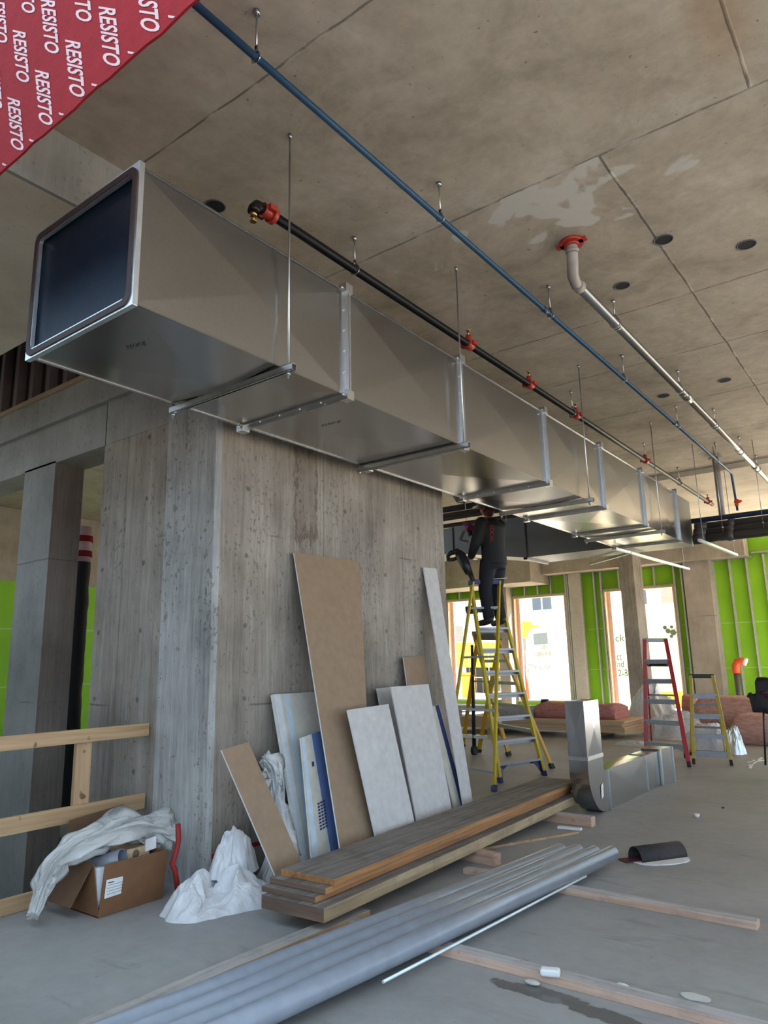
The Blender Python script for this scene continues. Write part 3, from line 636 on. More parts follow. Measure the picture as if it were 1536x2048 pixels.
for s, px, py, wpx, hpx in (('The', 1058, 1338, 16, 9), ('BLUNK', 1078, 1338, 24, 8)):
    p, q, r = G(px, py, 30.95), G(px+wpx, py, 30.95), G(px, py-hpx, 30.95); b.text(s, text_frame((p.x, 30.95, p.z), (q.x-p.x, 0, 0), (0, 0, r.z-p.z)))
obj('lettering', b, 'inkblack', t)
b = B(); c = G(1088, 1308, 30.95)
for dx, dz, r in ((-.3, 0, .14), (0, .0, .12), (.3, 0, .13), (0, .3, .1)): b.tube([(c.x+dx, 30.97, c.z+dz), (c.x+dx, 30.93, c.z+dz)], r, 10)
obj('emblem', b, 'diggerd', t)
poly_px([(1056, 1346), (1106, 1346), (1106, 1368), (1056, 1368)], 31, 2.0, 'base', 'conc', t); to_ground('skid', -14.9, -13.0, 31.2, 32.8, .4, 'diggerd', t)
t = tag(obj('concrete_barrier', (lambda b: (b.box((-14, 28.5, -.1), (-9.5, 29.1, .55)), b)[1])(B()), 'conc', loc=(-12, 28.8, -.1)), 'pale concrete barrier on the ground outside the middle window opening', 'barrier')
t = tag(obj('orange_board', (lambda b: (b.hexa([tuple(G(1305, 1425, 25)), tuple(G(1372, 1422, 25)), tuple(G(1372, 1422, 25.1)), tuple(G(1305, 1425, 25.1)), tuple(G(1303, 1385, 25)), tuple(G(1370, 1382, 25)), tuple(G(1370, 1382, 25.1)), tuple(G(1303, 1385, 25.1))]), b)[1])(B()), 'orangeboard', loc=G(1335, 1425, 25)), 'orange barrier board standing outside the right window opening', 'barrier')
b = B(); p = G(1322, 1414, 24.98); q = G(1352, 1414, 24.98); r = G(1322, 1398, 24.98); b.text('616', text_frame((p.x, 24.98, p.z), (q.x-p.x, 0, 0), (0, 0, r.z-p.z))); obj('lettering', b, 'frame', t)
t = thing('loader', 'yellow loader with dark bucket outside the left window opening', 'machine', G(950, 1330, 34))
poly_px([(895, 1285), (1000, 1285), (1004, 1335), (895, 1335)], 34, 2.0, 'body', 'digger', t)
poly_px([(897, 1252), (925, 1252), (928, 1283), (898, 1283)], 33.8, 1.0, 'bucket', 'diggerd', t); to_ground('tyre', -20.3, -19.3, 34.1, 36, 1.4, 'rubber', t); to_ground('tyre', -18.2, -17.4, 34.1, 36, 1.4, 'rubber', t)
t = thing('site_fence', 'wire mesh site fence outside the window openings', 'fence', (-15, 25.6, -.1))
b = B()
x = -19.
while x < -5: b.tube([(x, 25.6, -.1), (x, 25.6, 1.9)], .02, 6); x += 2.4
obj('post', b, 'fence', t)
b = B()
for z in (.1, .9, 1.85): b.tube([(-19, 25.6, z), (-5, 25.6, z)], .012, 5)
x = -19.
while x < -5: b.tube([(x, 25.6, 0), (x, 25.6, 1.85)], .004, 4); x += .3
obj('wire', b, 'fence', t)
tag(obj('safety_mesh', (lambda b: (b.box((-15.3, 25.3, -.1), (-14.7, 25.33, 1.1)), b)[1])(B()), 'orangemesh', loc=(-14, 25.3, -.1)), 'orange safety mesh standing outside the left window opening', 'safety mesh')
c = G(1051, 1360, 24.0)
tag(obj('traffic_post', (lambda b: (b.tube([(c.x, 24, -.1), (c.x, 24, 1.2)], [.12, .09], 10), b)[1])(B()), 'redfit', loc=(c.x, 24, -.1)), 'short red post outside the middle window opening', 'post')
# white sided house to the left, seen past the pier
t = thing('white_house', 'white sided house seen through the narrow gap beside the concrete pier', 'house', (-26, 14, -.3))
b = B(); b.box((-28, 4, -.3), (-23, 24, 7)); obj('wall', b, 'hoard', t)

# ================================================================== RESISTO MEMBRANE HEADER
z1 = 4.0
yl = (onz(0, 340, z1).y+onz(400, 0, z1).y)/2
th = math.radians(9)
dn = Vector((0, math.sin(th), -math.cos(th)))
def MP(x, s, off=0): # s up the face from its lower edge
    n = Vector((0, -math.cos(th), -math.sin(th))); return Vector((x, yl, z1)) - dn*s + n*off
t = thing('membrane_header', 'red waterproofing membrane with white lettering wrapped on the header at top', 'membrane', (-3, yl, z1))
b = B()
nx = 60
rows = []
for k in range(nx+1):
    x = -6.5 + 5.4*k/nx; j = .012*noise.noise((x*6, 0, 0))
    rows.append(b._v([MP(x, j), MP(x, .55), MP(x, 1.25), MP(x, 1.25, -.012), MP(x, j, -.012)]))
for k in range(nx):
    for q in range(5):
        f = b.bm.faces.new([rows[k][q], rows[k+1][q], rows[k+1][(q+1) % 5], rows[k][(q+1) % 5]]); f.smooth = False
for rg, rv in ((rows[0], 1), (rows[-1], 0)): b.bm.faces.new(rg[::-1] if rv else rg)
sheet_o = obj('membrane_sheet', b, 'red', t)
b = B()
n_out = Vector((0, -math.cos(th), -math.sin(th)))
def on_mem(px, py):
    return onp(px, py, MP(0, 0, .012), n_out)
WPX = 118   # word length in pixels near the middle of the sheet
w3 = (on_mem(135, 75)-on_mem(145, 185)).length
cap = (on_mem(128, 130)-on_mem(157, 127)).length*1.08
x_step = (on_mem(142, 130).x-on_mem(80, 187).x)
c0 = on_mem(127, 76)
cap = .112
for row in range(-1, 5):
    for k in range(-9, 13):
        x = c0.x + k*x_step - row*.17
        s0 = (c0.z-z1)/math.cos(th) + row*(w3*1.14)
        if s0 < .0 or s0 > 1.2: continue
        b.text('RESISTO', text_frame(MP(x, s0, .0025), dn*w3, Vector((1, 0, 0))*cap + dn*cap*.70))
bmesh.ops.bisect_plane(b.bm, geom=b.bm.verts[:]+b.bm.edges[:]+b.bm.faces[:], plane_co=MP(0, .006, 0), plane_no=dn, clear_outer=True)
obj('lettering', b, 'white', sheet_o)

# ================================================================== MAIN DUCT
DX0, DX1, DZ0, DZ1 = -4.03, -3.0, 3.37, 4.15
fl = [3.58, 5.14, 6.86, 8.50, 10.10, 11.82]
Y0 = 1.89
duct = thing('air_duct', 'long rectangular galvanised duct hung below the ceiling, its open end wrapped in dark film', 'air duct', ((DX0+DX1)/2, 6.8, DZ0))
ys = [Y0]+fl
for k in range(len(ys)-1):
    y0, y1_ = ys[k]+.004, ys[k+1]-.004
    b = B(); o_ = .016 if k else .024
    b.crossbreak([(DX1, y0, DZ0), (DX1, y1_, DZ0), (DX1, y1_, DZ1), (DX1, y0, DZ1)], o_)
    b.crossbreak([(DX0, y1_, DZ0), (DX0, y0, DZ0), (DX0, y0, DZ1), (DX0, y1_, DZ1)], o_)
    b.crossbreak([(DX0, y0, DZ0), (DX0, y1_, DZ0), (DX1, y1_, DZ0), (DX1, y0, DZ0)], o_)
    b.crossbreak([(DX0, y0, DZ1), (DX1, y0, DZ1), (DX1, y1_, DZ1), (DX0, y1_, DZ1)], o_)
    s = obj('duct_section', b, 'galv', duct)
    b = B(); b.beam((DX1+.006, y0, DZ0-.004), (DX1+.006, y1_, DZ0-.004), .009, .009); b.beam((DX1+.006, y0, DZ1+.004), (DX1+.006, y1_, DZ1+.004), .009, .009); b.beam((DX0-.006, y0, DZ0-.004), (DX0-.006, y1_, DZ0-.004), .009, .009)
    obj('corner_seam', b, 'galv', s)
    if k in (0, 1):
        b = B(); px, py = ((250, 695), (642, 852))[k]
        p = onz(px, py, DZ0-.013); q = onz(px+40, py-10, DZ0-.013); d = (q-p); u = Vector((-d.y, d.x, 0)).normalized()*.035
        b.text('stock', text_frame((p.x, p.y, DZ0-.013), d, -u) if False else text_frame((p.x, p.y, DZ0-.012 if k else DZ0-.014), d, Vector((-.012, .035, 0)))); obj('stencil', b, 'inkblack', s)
def flange(y, both=True):
    e = .038
    b = B()
    for s in ((-1, 1) if both else (1,)):
        ya, yb = (y-.030, y-.002) if s < 0 else (y+.002, y+.030)
        # upstand close to the joint and foot along the duct
        for (u0, v0, u1, v1) in ((DX1, DZ0-e, DX1+e, DZ1+e), (DX0-e, DZ0-e, DX0, DZ1+e), (DX0, DZ0-e, DX1, DZ0), (DX0, DZ1, DX1, DZ1+e)):
            b.box((u0, min(ya, yb) if s > 0 else yb-.006, v0), (u1, yb if s < 0 else min(ya, yb)+.006, v1))
            cu, cv = (u0+u1)/2, (v0+v1)/2
        yy0, yy1 = (y-.048, y-.008) if s < 0 else (y+.008, y+.048)
        b.box((DX1, yy0, DZ0+.0), (DX1+.014, yy1, DZ1)); b.box((DX0, yy0, DZ0-.014), (DX1, yy1, DZ0)); b.box((DX0-.014, yy0, DZ0), (DX0, yy1, DZ1))
    fo = obj('flange', b, 'galv2', duct)
    b = B()
    for (u, v) in ((DX1+.012, DZ0-.012), (DX1+.012, DZ1+.012), (DX0-.012, DZ0-.012), (DX0-.012, DZ1+.012)):
        b.box((u-.034, y-.037, v-.034), (u+.034, y+.037, v+.034)); b.tube([(u, y-.055, v), (u, y+.055, v)], .009, 6)
    obj('corner_piece', b, 'galv2', fo)
    b = B(); n = 5
    for k in range(1, n):
        v = DZ0 + (DZ1-DZ0)*k/n; u = DX0+(DX1-DX0)*k/n
        for s in (-.028, .028):
            b.tube([(DX1+.012, y+s, v), (DX1+.022, y+s, v)], .008, 6); b.tube([(u, y+s, DZ0-.012), (u, y+s, DZ0-.022)], .008, 6)
    obj('rivet', b, 'rim', fo)
for y in fl: flange(y)
# open mouth: bright rim, dark gasket, film
def rrect(x0, x1, z0, z1, r, y, n=6):
    out = []
    for cx, cz, a0 in ((x1-r, z0+r, -90), (x1-r, z1-r, 0), (x0+r, z1-r, 90), (x0+r, z0+r, 180)):
        for k in range(n+1):
            a = math.radians(a0+90*k/n); out.append(Vector((cx+r*math.cos(a), y, cz+r*math.sin(a))))
    return out
def frame_ring(b, outer, inner, dy):
    n = len(outer); d = Vector((0, dy, 0))
    o0, i0 = b._v(outer), b._v(inner); o1, i1 = b._v([p+d for p in outer]), b._v([p+d for p in inner])
    for k in range(n):
        j = (k+1) % n
        for q in ((o0[k], o0[j], i0[j], i0[k]), (o1[j], o1[k], i1[k], i1[j]), (o0[j], o0[k], o1[k], o1[j]), (i0[k], i0[j], i1[j], i1[k])): b.bm.faces.new(q)
b = B(); frame_ring(b, rrect(DX0-.025, DX1+.025, DZ0-.025, DZ1+.025, .004, Y0-.004), rrect(DX0+.012, DX1-.012, DZ0+.012, DZ1-.012, .03, Y0-.004), .03); mouth = obj('mouth_rim', b, 'rim', duct)
b = B(); frame_ring(b, rrect(DX0-.012, DX1+.006, DZ0-.012, DZ1+.008, .06, Y0-.012), rrect(DX0+.022, DX1-.026, DZ0+.022, DZ1-.026, .05, Y0-.012), .008); obj('gasket', b, 'gasket', mouth)
b = B(); frame_ring(b, rrect(DX0+.02, DX1-.024, DZ0+.02, DZ1-.024, .02, Y0-.006), rrect(DX0+.034, DX1-.034, DZ0+.034, DZ1-.034, .02, Y0-.006), .02); obj('inner_rim', b, 'rim', mouth)
b = B(); b.box((DX0+.015, Y0+.028, DZ0+.015), (DX1-.015, Y0+.034, DZ1-.015)); obj('film_cover', b, 'darkfilm', duct)
# end plenum and branch to the left
b = B()
by0, by1 = 11.86, 12.75
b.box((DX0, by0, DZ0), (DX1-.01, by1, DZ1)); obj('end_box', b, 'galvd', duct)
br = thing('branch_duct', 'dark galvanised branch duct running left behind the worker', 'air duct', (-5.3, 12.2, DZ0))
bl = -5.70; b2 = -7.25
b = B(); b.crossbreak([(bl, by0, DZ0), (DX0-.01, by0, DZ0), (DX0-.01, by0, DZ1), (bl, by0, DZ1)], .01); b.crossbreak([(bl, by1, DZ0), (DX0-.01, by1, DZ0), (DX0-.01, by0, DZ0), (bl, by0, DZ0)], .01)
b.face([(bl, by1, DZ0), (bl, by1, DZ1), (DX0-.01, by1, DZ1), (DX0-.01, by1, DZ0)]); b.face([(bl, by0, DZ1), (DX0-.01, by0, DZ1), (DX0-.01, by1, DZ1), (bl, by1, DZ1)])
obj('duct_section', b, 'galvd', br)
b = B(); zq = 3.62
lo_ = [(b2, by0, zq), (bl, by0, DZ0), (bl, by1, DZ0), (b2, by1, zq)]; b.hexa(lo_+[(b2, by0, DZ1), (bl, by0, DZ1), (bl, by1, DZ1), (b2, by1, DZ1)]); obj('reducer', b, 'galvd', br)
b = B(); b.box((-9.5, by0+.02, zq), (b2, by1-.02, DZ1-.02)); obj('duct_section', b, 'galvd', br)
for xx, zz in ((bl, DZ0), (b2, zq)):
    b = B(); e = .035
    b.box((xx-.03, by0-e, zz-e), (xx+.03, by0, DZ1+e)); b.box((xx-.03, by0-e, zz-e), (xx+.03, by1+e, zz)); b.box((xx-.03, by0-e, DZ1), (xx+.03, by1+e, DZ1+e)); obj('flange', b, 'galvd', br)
# trapeze hangers
hangs = [(2.95, 'strut trapeze with threaded rods nearest the open film-wrapped duct end'), (5.05, 'strut trapeze with threaded rods beside the second duct joint from the open end'), (7.85, 'strut trapeze with threaded rods in the middle of the duct run, above the worker'), (10.62, 'strut trapeze with threaded rods nearest the far end of the duct')]
for y, lab in hangs:
    t = thing('trapeze_hanger', lab, 'hanger', (-3.5, y, DZ0-.09), 'trapeze hangers under the duct')
    b = B(); zt = DZ0-.012
    b.box((-4.09, y-.021, zt-.004), (-2.88, y+.021, zt)); b.box((-4.09, y-.021, zt-.045), (-2.88, y-.018, zt)); b.box((-4.09, y+.018, zt-.045), (-2.88, y+.021, zt)); b.box((-4.09, y-.021, zt-.045), (-2.88, y-.010, zt-.042)); b.box((-4.09, y+.010, zt-.045), (-2.88, y+.021, zt-.042))
    obj('strut_channel', b, 'strut', t)
    for x in (-2.93, -4.07):
        b = B(); b.tube([(x, y, zt-.085), (x, y, H)], .0065, 8); r = obj('threaded_rod', b, 'steel', t)
        b = B(); b.tube([(x, y, zt-.062), (x, y, zt-.048)], .014, 6); b.tube([(x, y, zt+.003), (x, y, zt+.014)], .014, 6); b.tube([(x, y, H-.03), (x, y, H-.001)], .013, 6); obj('nut', b, 'steel', r)

# ================================================================== CEILING PIPES
def clevis(parent, x, y, z, r):
    b = B(); b.tube([(x, y, z+r+.05), (x, y, H-.002)], .006, 6); b.tube([(x, y, H-.03), (x, y, H-.002)], .018, 8)
    n = 16; pts = [(x+(r+.004)*math.sin(a), y, z+(r+.004)*math.cos(a)) for a in (2*math.pi*k/n for k in range(n+1))]
    for k in range(n): b.beam(pts[k], pts[k+1], .022, .004, up=(0, 1, 0))
    b.beam((x-r*.7, y, z+r*.8), (x, y, z+r+.055), .02, .004, up=(0, 1, 0)); b.beam((x+r*.7, y, z+r*.8), (x, y, z+r+.055), .02, .004, up=(0, 1, 0))
    return obj('pipe_hanger', b, 'steel', parent)
ZP = 4.7
t = thing('sprinkler_pipe', 'black steel sprinkler pipe with red fittings running above the duct', 'pipe', (-3.34, 9, ZP))
e0 = onz(520, 415, ZP)
b = B(); b.tube([(-3.34, e0.y+.10, ZP), (-3.34, 16.1, ZP)], .036, 14); obj('pipe_run', b, 'blackpipe', t)
b = B(); b.tube([(-3.34, e0.y+.02, ZP), (-3.34, e0.y+.11, ZP)], .050, 14); b.tube([(-3.34, e0.y+.10, ZP), (-3.34, e0.y+.135, ZP)], .062, 14); b.box((-3.42, e0.y+.03, ZP-.02), (-3.26, e0.y+.09, ZP+.02)); obj('coupling', b, 'redfit', t)
b = B(); b.tube([(-3.34, e0.y+.02, ZP), (-3.34, e0.y-.03, ZP-.005), (-3.34, e0.y-.055, ZP-.04), (-3.34, e0.y-.06, ZP-.07)], .042, 12); el = obj('elbow', b, 'blackpipe', t)
b = B(); q = (-3.34, e0.y-.06); b.tube([(q[0], q[1], ZP-.07), (q[0], q[1], ZP-.10)], .026, 10); b.tube([(q[0], q[1], ZP-.10), (q[0], q[1], ZP-.135)], .013, 8); b.tube([(q[0], q[1], ZP-.135), (q[0], q[1], ZP-.145)], .024, 10); obj('sprinkler_head', b, 'brass', el)
for y in (4.12, 8.6, 11.6, 13.6): clevis(t, -3.34, y, ZP, .036)
for px, py in ((935, 690), (1055, 770), (1153, 830), (1299, 920), (1422, 1003)):
    y = onz(px, py, ZP).y
    b = B(); b.tube([(-3.34, y-.05, ZP), (-3.34, y+.05, ZP)], .052, 12); b.tube([(-3.34, y, ZP), (-3.34, y, ZP+.10)], .030, 10); b.box((-3.42, y-.03, ZP-.018), (-3.26, y+.03, ZP+.018)); f = obj('outlet_fitting', b, 'redfit', t)
    b = B(); b.tube([(-3.34, y, ZP+.10), (-3.34, y, ZP+.15)], .012, 8); b.tube([(-3.34, y, ZP+.15), (-3.34, y, ZP+.16)], .022, 8); obj('sprinkler_head', b, 'brass', f)
t = thing('blue_pipe', 'slim blue pipe running the length of the ceiling and dropping down at the far end', 'pipe', (-2.42, 7, ZP))
b = B(); b.tube([(-2.42, 1.52, ZP), (-2.42, 13.38, ZP), (-2.42, 13.45, ZP-.03), (-2.42, 13.47, ZP-.10), (-2.40, 13.47, 4.02)], .021, 12); obj('pipe_run', b, 'bluepipe', t)
for y in (2.18, 3.98, 5.88, 7.9, 10.1, 12.4): clevis(t, -2.42, y, ZP, .021)
b = B(); b.tube([(-2.42, 5.72, ZP), (-2.42, 5.80, ZP)], .026, 12); b.tube([(-2.42, 9.9, ZP), (-2.42, 10.0, ZP)], .026, 12); obj('coupling', b, 'navypipe', t)
b = B(); b.tube([(-2.40, 13.47, 4.22), (-2.40, 13.47, 4.10)], .034, 10); b.ball((-2.37, 13.44, 4.17), .055, 2, (1.3, .6, .6)); obj('valve', b, 'orange', t)
t = thing('drain_pipe', 'galvanised pipe running from a red ceiling flange along the ceiling', 'pipe', (-2.04, 10, 4.75))
b = B(); b.tube([(-2.04, 5.62, 4.75), (-2.04, 13.9, 4.75), (-2.04, 17, 4.72)], .043, 16); obj('pipe_run', b, 'pipe_galv', t)
b = B(); b.tube([(-1.96, 5.33, 4.995), (-1.965, 5.34, 4.92), (-1.985, 5.38, 4.82), (-2.02, 5.46, 4.765), (-2.04, 5.56, 4.75), (-2.04, 5.63, 4.75)], .048, 14); b.tube([(-1.96, 5.33, 4.93), (-1.963, 5.335, 4.90)], .056, 14); b.tube([(-2.04, 5.60, 4.75), (-2.04, 5.67, 4.75)], .055, 14); obj('elbow', b, 'castpipe', t)
b = B(); b.tube([(-1.96, 5.33, 4.975), (-1.96, 5.33, 4.999)], .10, 18); b.tube([(-1.96, 5.33, 4.955), (-1.96, 5.33, 4.976)], .065, 18); b.box((-2.09, 5.305, 4.975), (-1.83, 5.355, 4.995)); obj('ceiling_flange', b, 'redfit', t)
b = B()
for y in (6.6, 8.95, 10.5, 12.1): b.tube([(-2.04, y-.012, 4.75), (-2.04, y+.012, 4.75)], .050, 14)
b.tube([(-2.04, 9.05, 4.75), (-2.04, 9.25, 4.75)], .054, 14); b.tube([(-2.04, 13.4, 4.75), (-2.04, 13.6, 4.75)], .054, 14); obj('coupling', b, 'pipe_galv', t)
for y in (6.55, 8.8, 10.6, 12.3, 13.7): clevis(t, -2.04, y, 4.75, .043)
# sleeves cast in the ceiling
for (px, py, r), lab in zip(((430, 412, .072), (1327, 479, .07), (1493, 489, .07), (1244, 571, .065), (1449, 760, .07), (1327, 791, .07)),
        ('round sleeve hole in the ceiling beside the open duct end', 'round sleeve hole in the ceiling beside the red flanged pipe', 'round sleeve hole nearest the right edge of the ceiling', 'round sleeve hole between the red flange and the middle of the galvanised pipe', 'round sleeve hole in the ceiling right of the galvanised pipe', 'round sleeve hole between the galvanised and blue pipes')):
    p = onz(px, py, H)
    b = B(); b.pipe((p.x, p.y, H-.006), (p.x, p.y, H-.0005), r+.010, .010, 24); t = tag(obj('pipe_sleeve', b, 'sleeve', loc=(p.x, p.y, H)), lab, 'sleeve', 'sleeve holes in the ceiling')
    b = B(); b.tube([(p.x, p.y, H-.003), (p.x, p.y, H-.0005)], r, 24); obj('dark_disc', b, 'hole', t)  # flat black disc, the dark inside of the hole put into its colour
# pipe bundle across the far end
t = thing('pipe_bundle', 'bundle of dark grey drain pipes running right from the far end of the duct', 'pipes', (-1.2, 12.6, 3.6))
for k, (z, r, mat) in enumerate(((3.84, .045, 'navypipe'), (3.70, .07, 'pvcdark'), (3.58, .075, 'pvcdark'), (3.47, .075, 'pvcdark'))):
    y = 12.95-.10*k
    b = B(); b.tube([(-2.98 if k else -6.5, y, z), (4, y, z)], r, 14)
    if k: b.tube([(-2.98, y, z), (-2.78, y, z)], r+.012, 14); b.tube([(-2.45, y, z), (-2.35, y, z)], r+.012, 14)
    obj('drain_pipe', b, mat, t)
for x in (-2.5, -1.9, -1.2):
    b = B(); b.tube([(x, 12.6, 3.5), (x, 12.6, 4.998)], .006, 6); b.tube([(x, 12.6, 3.60), (x, 12.6, 3.63)], .018, 6); obj('threaded_rod', b, 'steel', t)
t = tag(obj('riser_pipe', (lambda b: (b.tube([(-2.6, 13.2, 3.86), (-2.6, 13.2, 4.94)], .055, 14), b.tube([(-2.6, 13.2, 4.93), (-2.6, 13.2, 4.96)], .12, 18), b)[2])(B()), 'castpipe', loc=(-2.6, 13.2, 3.86)), 'grey vertical pipe with round flange rising from the pipe bundle to the ceiling', 'pipe')
# loose strut rails hung under the far bay
def rail_px(label, a, c, za, zc, y0):
    p, q = onz(*a, za), onz(*c, zc)
    t = thing('hung_strut', label, 'strut', (p+q)/2, 'strut rails hung in the far bay')
    b = B(); b.beam(p, q, .041, .041); obj('rail', b, 'strut', t)
    b = B(); m = p.lerp(q, .92); m0 = p.lerp(q, .1)
    for v in (m, m0): b.tube([v, (v.x, v.y, 4.99 if v.y < 14 else 4.9)], .006, 6)
    obj('threaded_rod', b, 'steel', t)
rail_px('bright strut rail hung under the grey pipe bundle', (1398, 1080), (1474, 1110), 3.35, 3.35, 0)
rail_px('bright strut rail hung below the far end of the duct', (1230, 1097), (1378, 1138), 3.30, 3.30, 0)
rail_px('short strut rail hung crosswise in front of the square far column', (1180, 1128), (1262, 1105), 3.30, 3.30, 0)
# dark pipes left of the duct, above the worker
t = thing('dark_pipe_rack', 'dark pipes and strut hung between the concrete core and the duct above the worker', 'pipes', (-5.2, 9.6, 3.75))
for z, r, y in ((3.98, .05, 9.7), (3.86, .035, 9.6), (3.78, .03, 9.5), (3.70, .035, 9.65)):
    b = B(); b.tube([(-8.5, y, z), (-4.35, y, z-.02)], r, 10); obj('pipe_run', b, 'pvcdark', t)
b = B()
for x in (-5.6, -4.9, -4.6): b.tube([(x, 9.6, 3.62), (x, 9.6, 4.998)], .006, 6)
obj('threaded_rod', b, 'steel', t)
b = B(); p = ony(915, 990, 9.4); b.tube([(p.x-.02, 9.4, p.z+.22), (p.x-.02, 9.4, p.z+.02), (p.x+.03, 9.4, p.z-.06), (p.x+.12, 9.4, p.z-.08)], .075, 12); obj('elbow', b, 'pvcdark', t)

# ================================================================== LADDERS
def ladder(name, label, f0, f1, r0, r1, c0, c1, steps, rsteps, railmat, capmat, footmat, brace=True, railw=.065, group=None, capd=.16, capt=.06, gusset=None, railt=.036):
    # f0,f1: front feet; r0,r1: rear feet (r0 below c0); c0,c1: the ends of the cap, front steps lie between rails c0-f0 and c1-f1
    f0, f1, r0, r1, c0, c1 = (Vector(v) for v in (f0, f1, r0, r1, c0, c1))
    mid = (f0+f1+r0+r1)/4
    t = thing(name, label, 'ladder', (mid.x, mid.y, 0), group)
    ax = (c1-c0).normalized(); dep = ((f0+f1)/2-(r0+r1)/2); dep.z = 0; dep = (dep-ax*dep.dot(ax)).normalized()
    b = B(); b.hexa([c0-ax*.03-dep*capd/2, c1+ax*.03-dep*capd/2, c1+ax*.03+dep*capd/2, c0-ax*.03+dep*capd/2]+[v+Vector((0, 0, capt)) for v in (c0-ax*.03-dep*capd/2, c1+ax*.03-dep*capd/2, c1+ax*.03+dep*capd/2, c0-ax*.03+dep*capd/2)])
    obj('top_cap', b, capmat, t, bevel=.008)
    ends = []
    for f, c, s in ((f0, c0, 1), (f1, c1, 1), (r0, c0, -1), (r1, c1, -1)):
        top = c+dep*s*.05+Vector((0, 0, capt*.6)); d = (top-f)
        b = B(); b.beam(f, top, railt if s > 0 else .024, railw, up=dep); rr = obj('rail', b, railmat, t, bevel=.004)
        b = B(); b.beam(f, f+d.normalized()*.07, .045, railw+.02, up=dep); obj('foot', b, footmat, rr)
        ends.append((f, top))
    def at(e, z): f, tp = e; k = z/tp.z; return f.lerp(tp, k)
    for z in steps:
        p, q = at(ends[0], z), at(ends[1], z); b = B(); b.beam(p-dep*.0, q-dep*.0, .085, .028); b.beam(p-Vector((0, 0, .03))+dep*.035, q-Vector((0, 0, .03))+dep*.035, .006, .05); st = obj('step', b, 'alu', t)
        if brace:
            b = B(); e = (q-p)*.22
            for u, v in ((p, e), (q, -e)): b.beam(u+Vector((0, 0, -.13)), u+v+Vector((0, 0, -.02)), .012, .004)
            obj('step_brace', b, 'alu', st)
    for z in rsteps:
        p, q = at(ends[2], z), at(ends[3], z); b = B(); b.beam(p, q, .035, .03); obj('rear_bar', b, 'alu', t)
    zs = c0.z*.52
    for a, c in ((0, 2), (1, 3)):
        b = B(); b.beam(at(ends[a], zs), at(ends[c], zs), .02, .006); obj('spreader', b, 'alu', t)
    if gusset:
        z = steps[-1]
        p, q = at(ends[0], z), at(ends[1], z); p2, q2 = at(ends[0], .05), at(ends[1], .05)
        b = B()
        for u, v, w_ in ((p, p2, q-p), (q, q2, p-q)):
            d = w_.normalized(); b.prism([u, u+d*.22, u+d*.10+Vector((0, 0, -.07)), v+d*.05, v], dep*.02)
        obj('foot_gusset', b, gusset, t)
    return t
zc = 2.60
cL, cR = onz(944, 1170, zc), onz(996, 1170, zc)
fA, fC, fD, fB = onz(988, 1583, 0), onz(890, 1558, 0), onz(1001, 1566, 0), onz(1089, 1551, 0)
ladder('stepladder', 'tall yellow stepladder with blue top cap that the worker stands on', fD, fB, fC, fA, cL, cR,
       [2.27, 1.99, 1.70, 1.40, 1.10, .80, .50, .22], [2.27, 1.60, .92, .2], 'yellow', 'blue', 'blue', False, .085, None, .17, .07, 'blue')
zc2 = 1.92
ladder('stepladder', 'amber yellow stepladder standing behind the worker\'s ladder', onz(1018, 1512, 0), onz(1105, 1537, 0), onz(925, 1494, 0), onz(957, 1505, 0), ony(952, 1275, 10.9), ony(996, 1275, 10.6),
       [1.55, 1.20, .85, .5], [1.2, .6], 'yellow2', 'diggerd', 'rubber', False, .07)
rf0, rf1 = onz(1293, 1523, 0), onz(1379, 1534, 0); back = Vector((-.30, .95, 0))
rt = 1.84
rc0, rc1 = onz(1289, 1283, rt), onz(1333, 1283, rt)
sc0 = (rf0+rf1)/2 + Vector((-.14, .5, 0)); dcap = Vector((sc0.x, sc0.y, rt))
aw = (rf1-rf0); aw = Vector((aw.x, aw.y, 0)).normalized()
rc0 = onp(1290, 1284, dcap, Vector((.28, -1, 0))); rc1 = onp(1332, 1284, dcap, Vector((.28, -1, 0)))
ladder('stepladder', 'red stepladder with dark grey cap in front of the square far column', rf0, rf1, rf0+back+Vector((.1, 0, 0)), rf1+back, rc0, rc1,
       [1.50, 1.20, .90, .60, .28], [1.42, .95, .5], 'redl', 'track', 'rubber', True, .075, None, .14, railt=.06)
b = B(); m0, m1 = rc0.lerp(rf0, .2), rc1.lerp(rf1, .2); b.beam(m0+back*.25, m1+back*.25, .2, .05); obj('pail_shelf', b, 'black', bpy.data.objects['stepladder.002'])
yf0, yf1 = onz(1388, 1528, 0), onz(1464, 1531, 0); yr0, yr1 = onz(1382, 1510, 0), onz(1452, 1514, 0)
dcap = (yf0+yf1+yr0+yr1)/4
yc0 = onp(1382, 1356, dcap, Vector((.2, -1, 0))); yc1 = onp(1426, 1356, dcap, Vector((.2, -1, 0)))
ladder('stepladder', 'short yellow stepladder with black cap beside the red one', yf0, yf1, yr0, yr1, yc0, yc1,
       [.97, .68, .40, .16], [.8, .45], 'paleyellow', 'black', 'rubber', True, .065, None, .16, railt=.05)

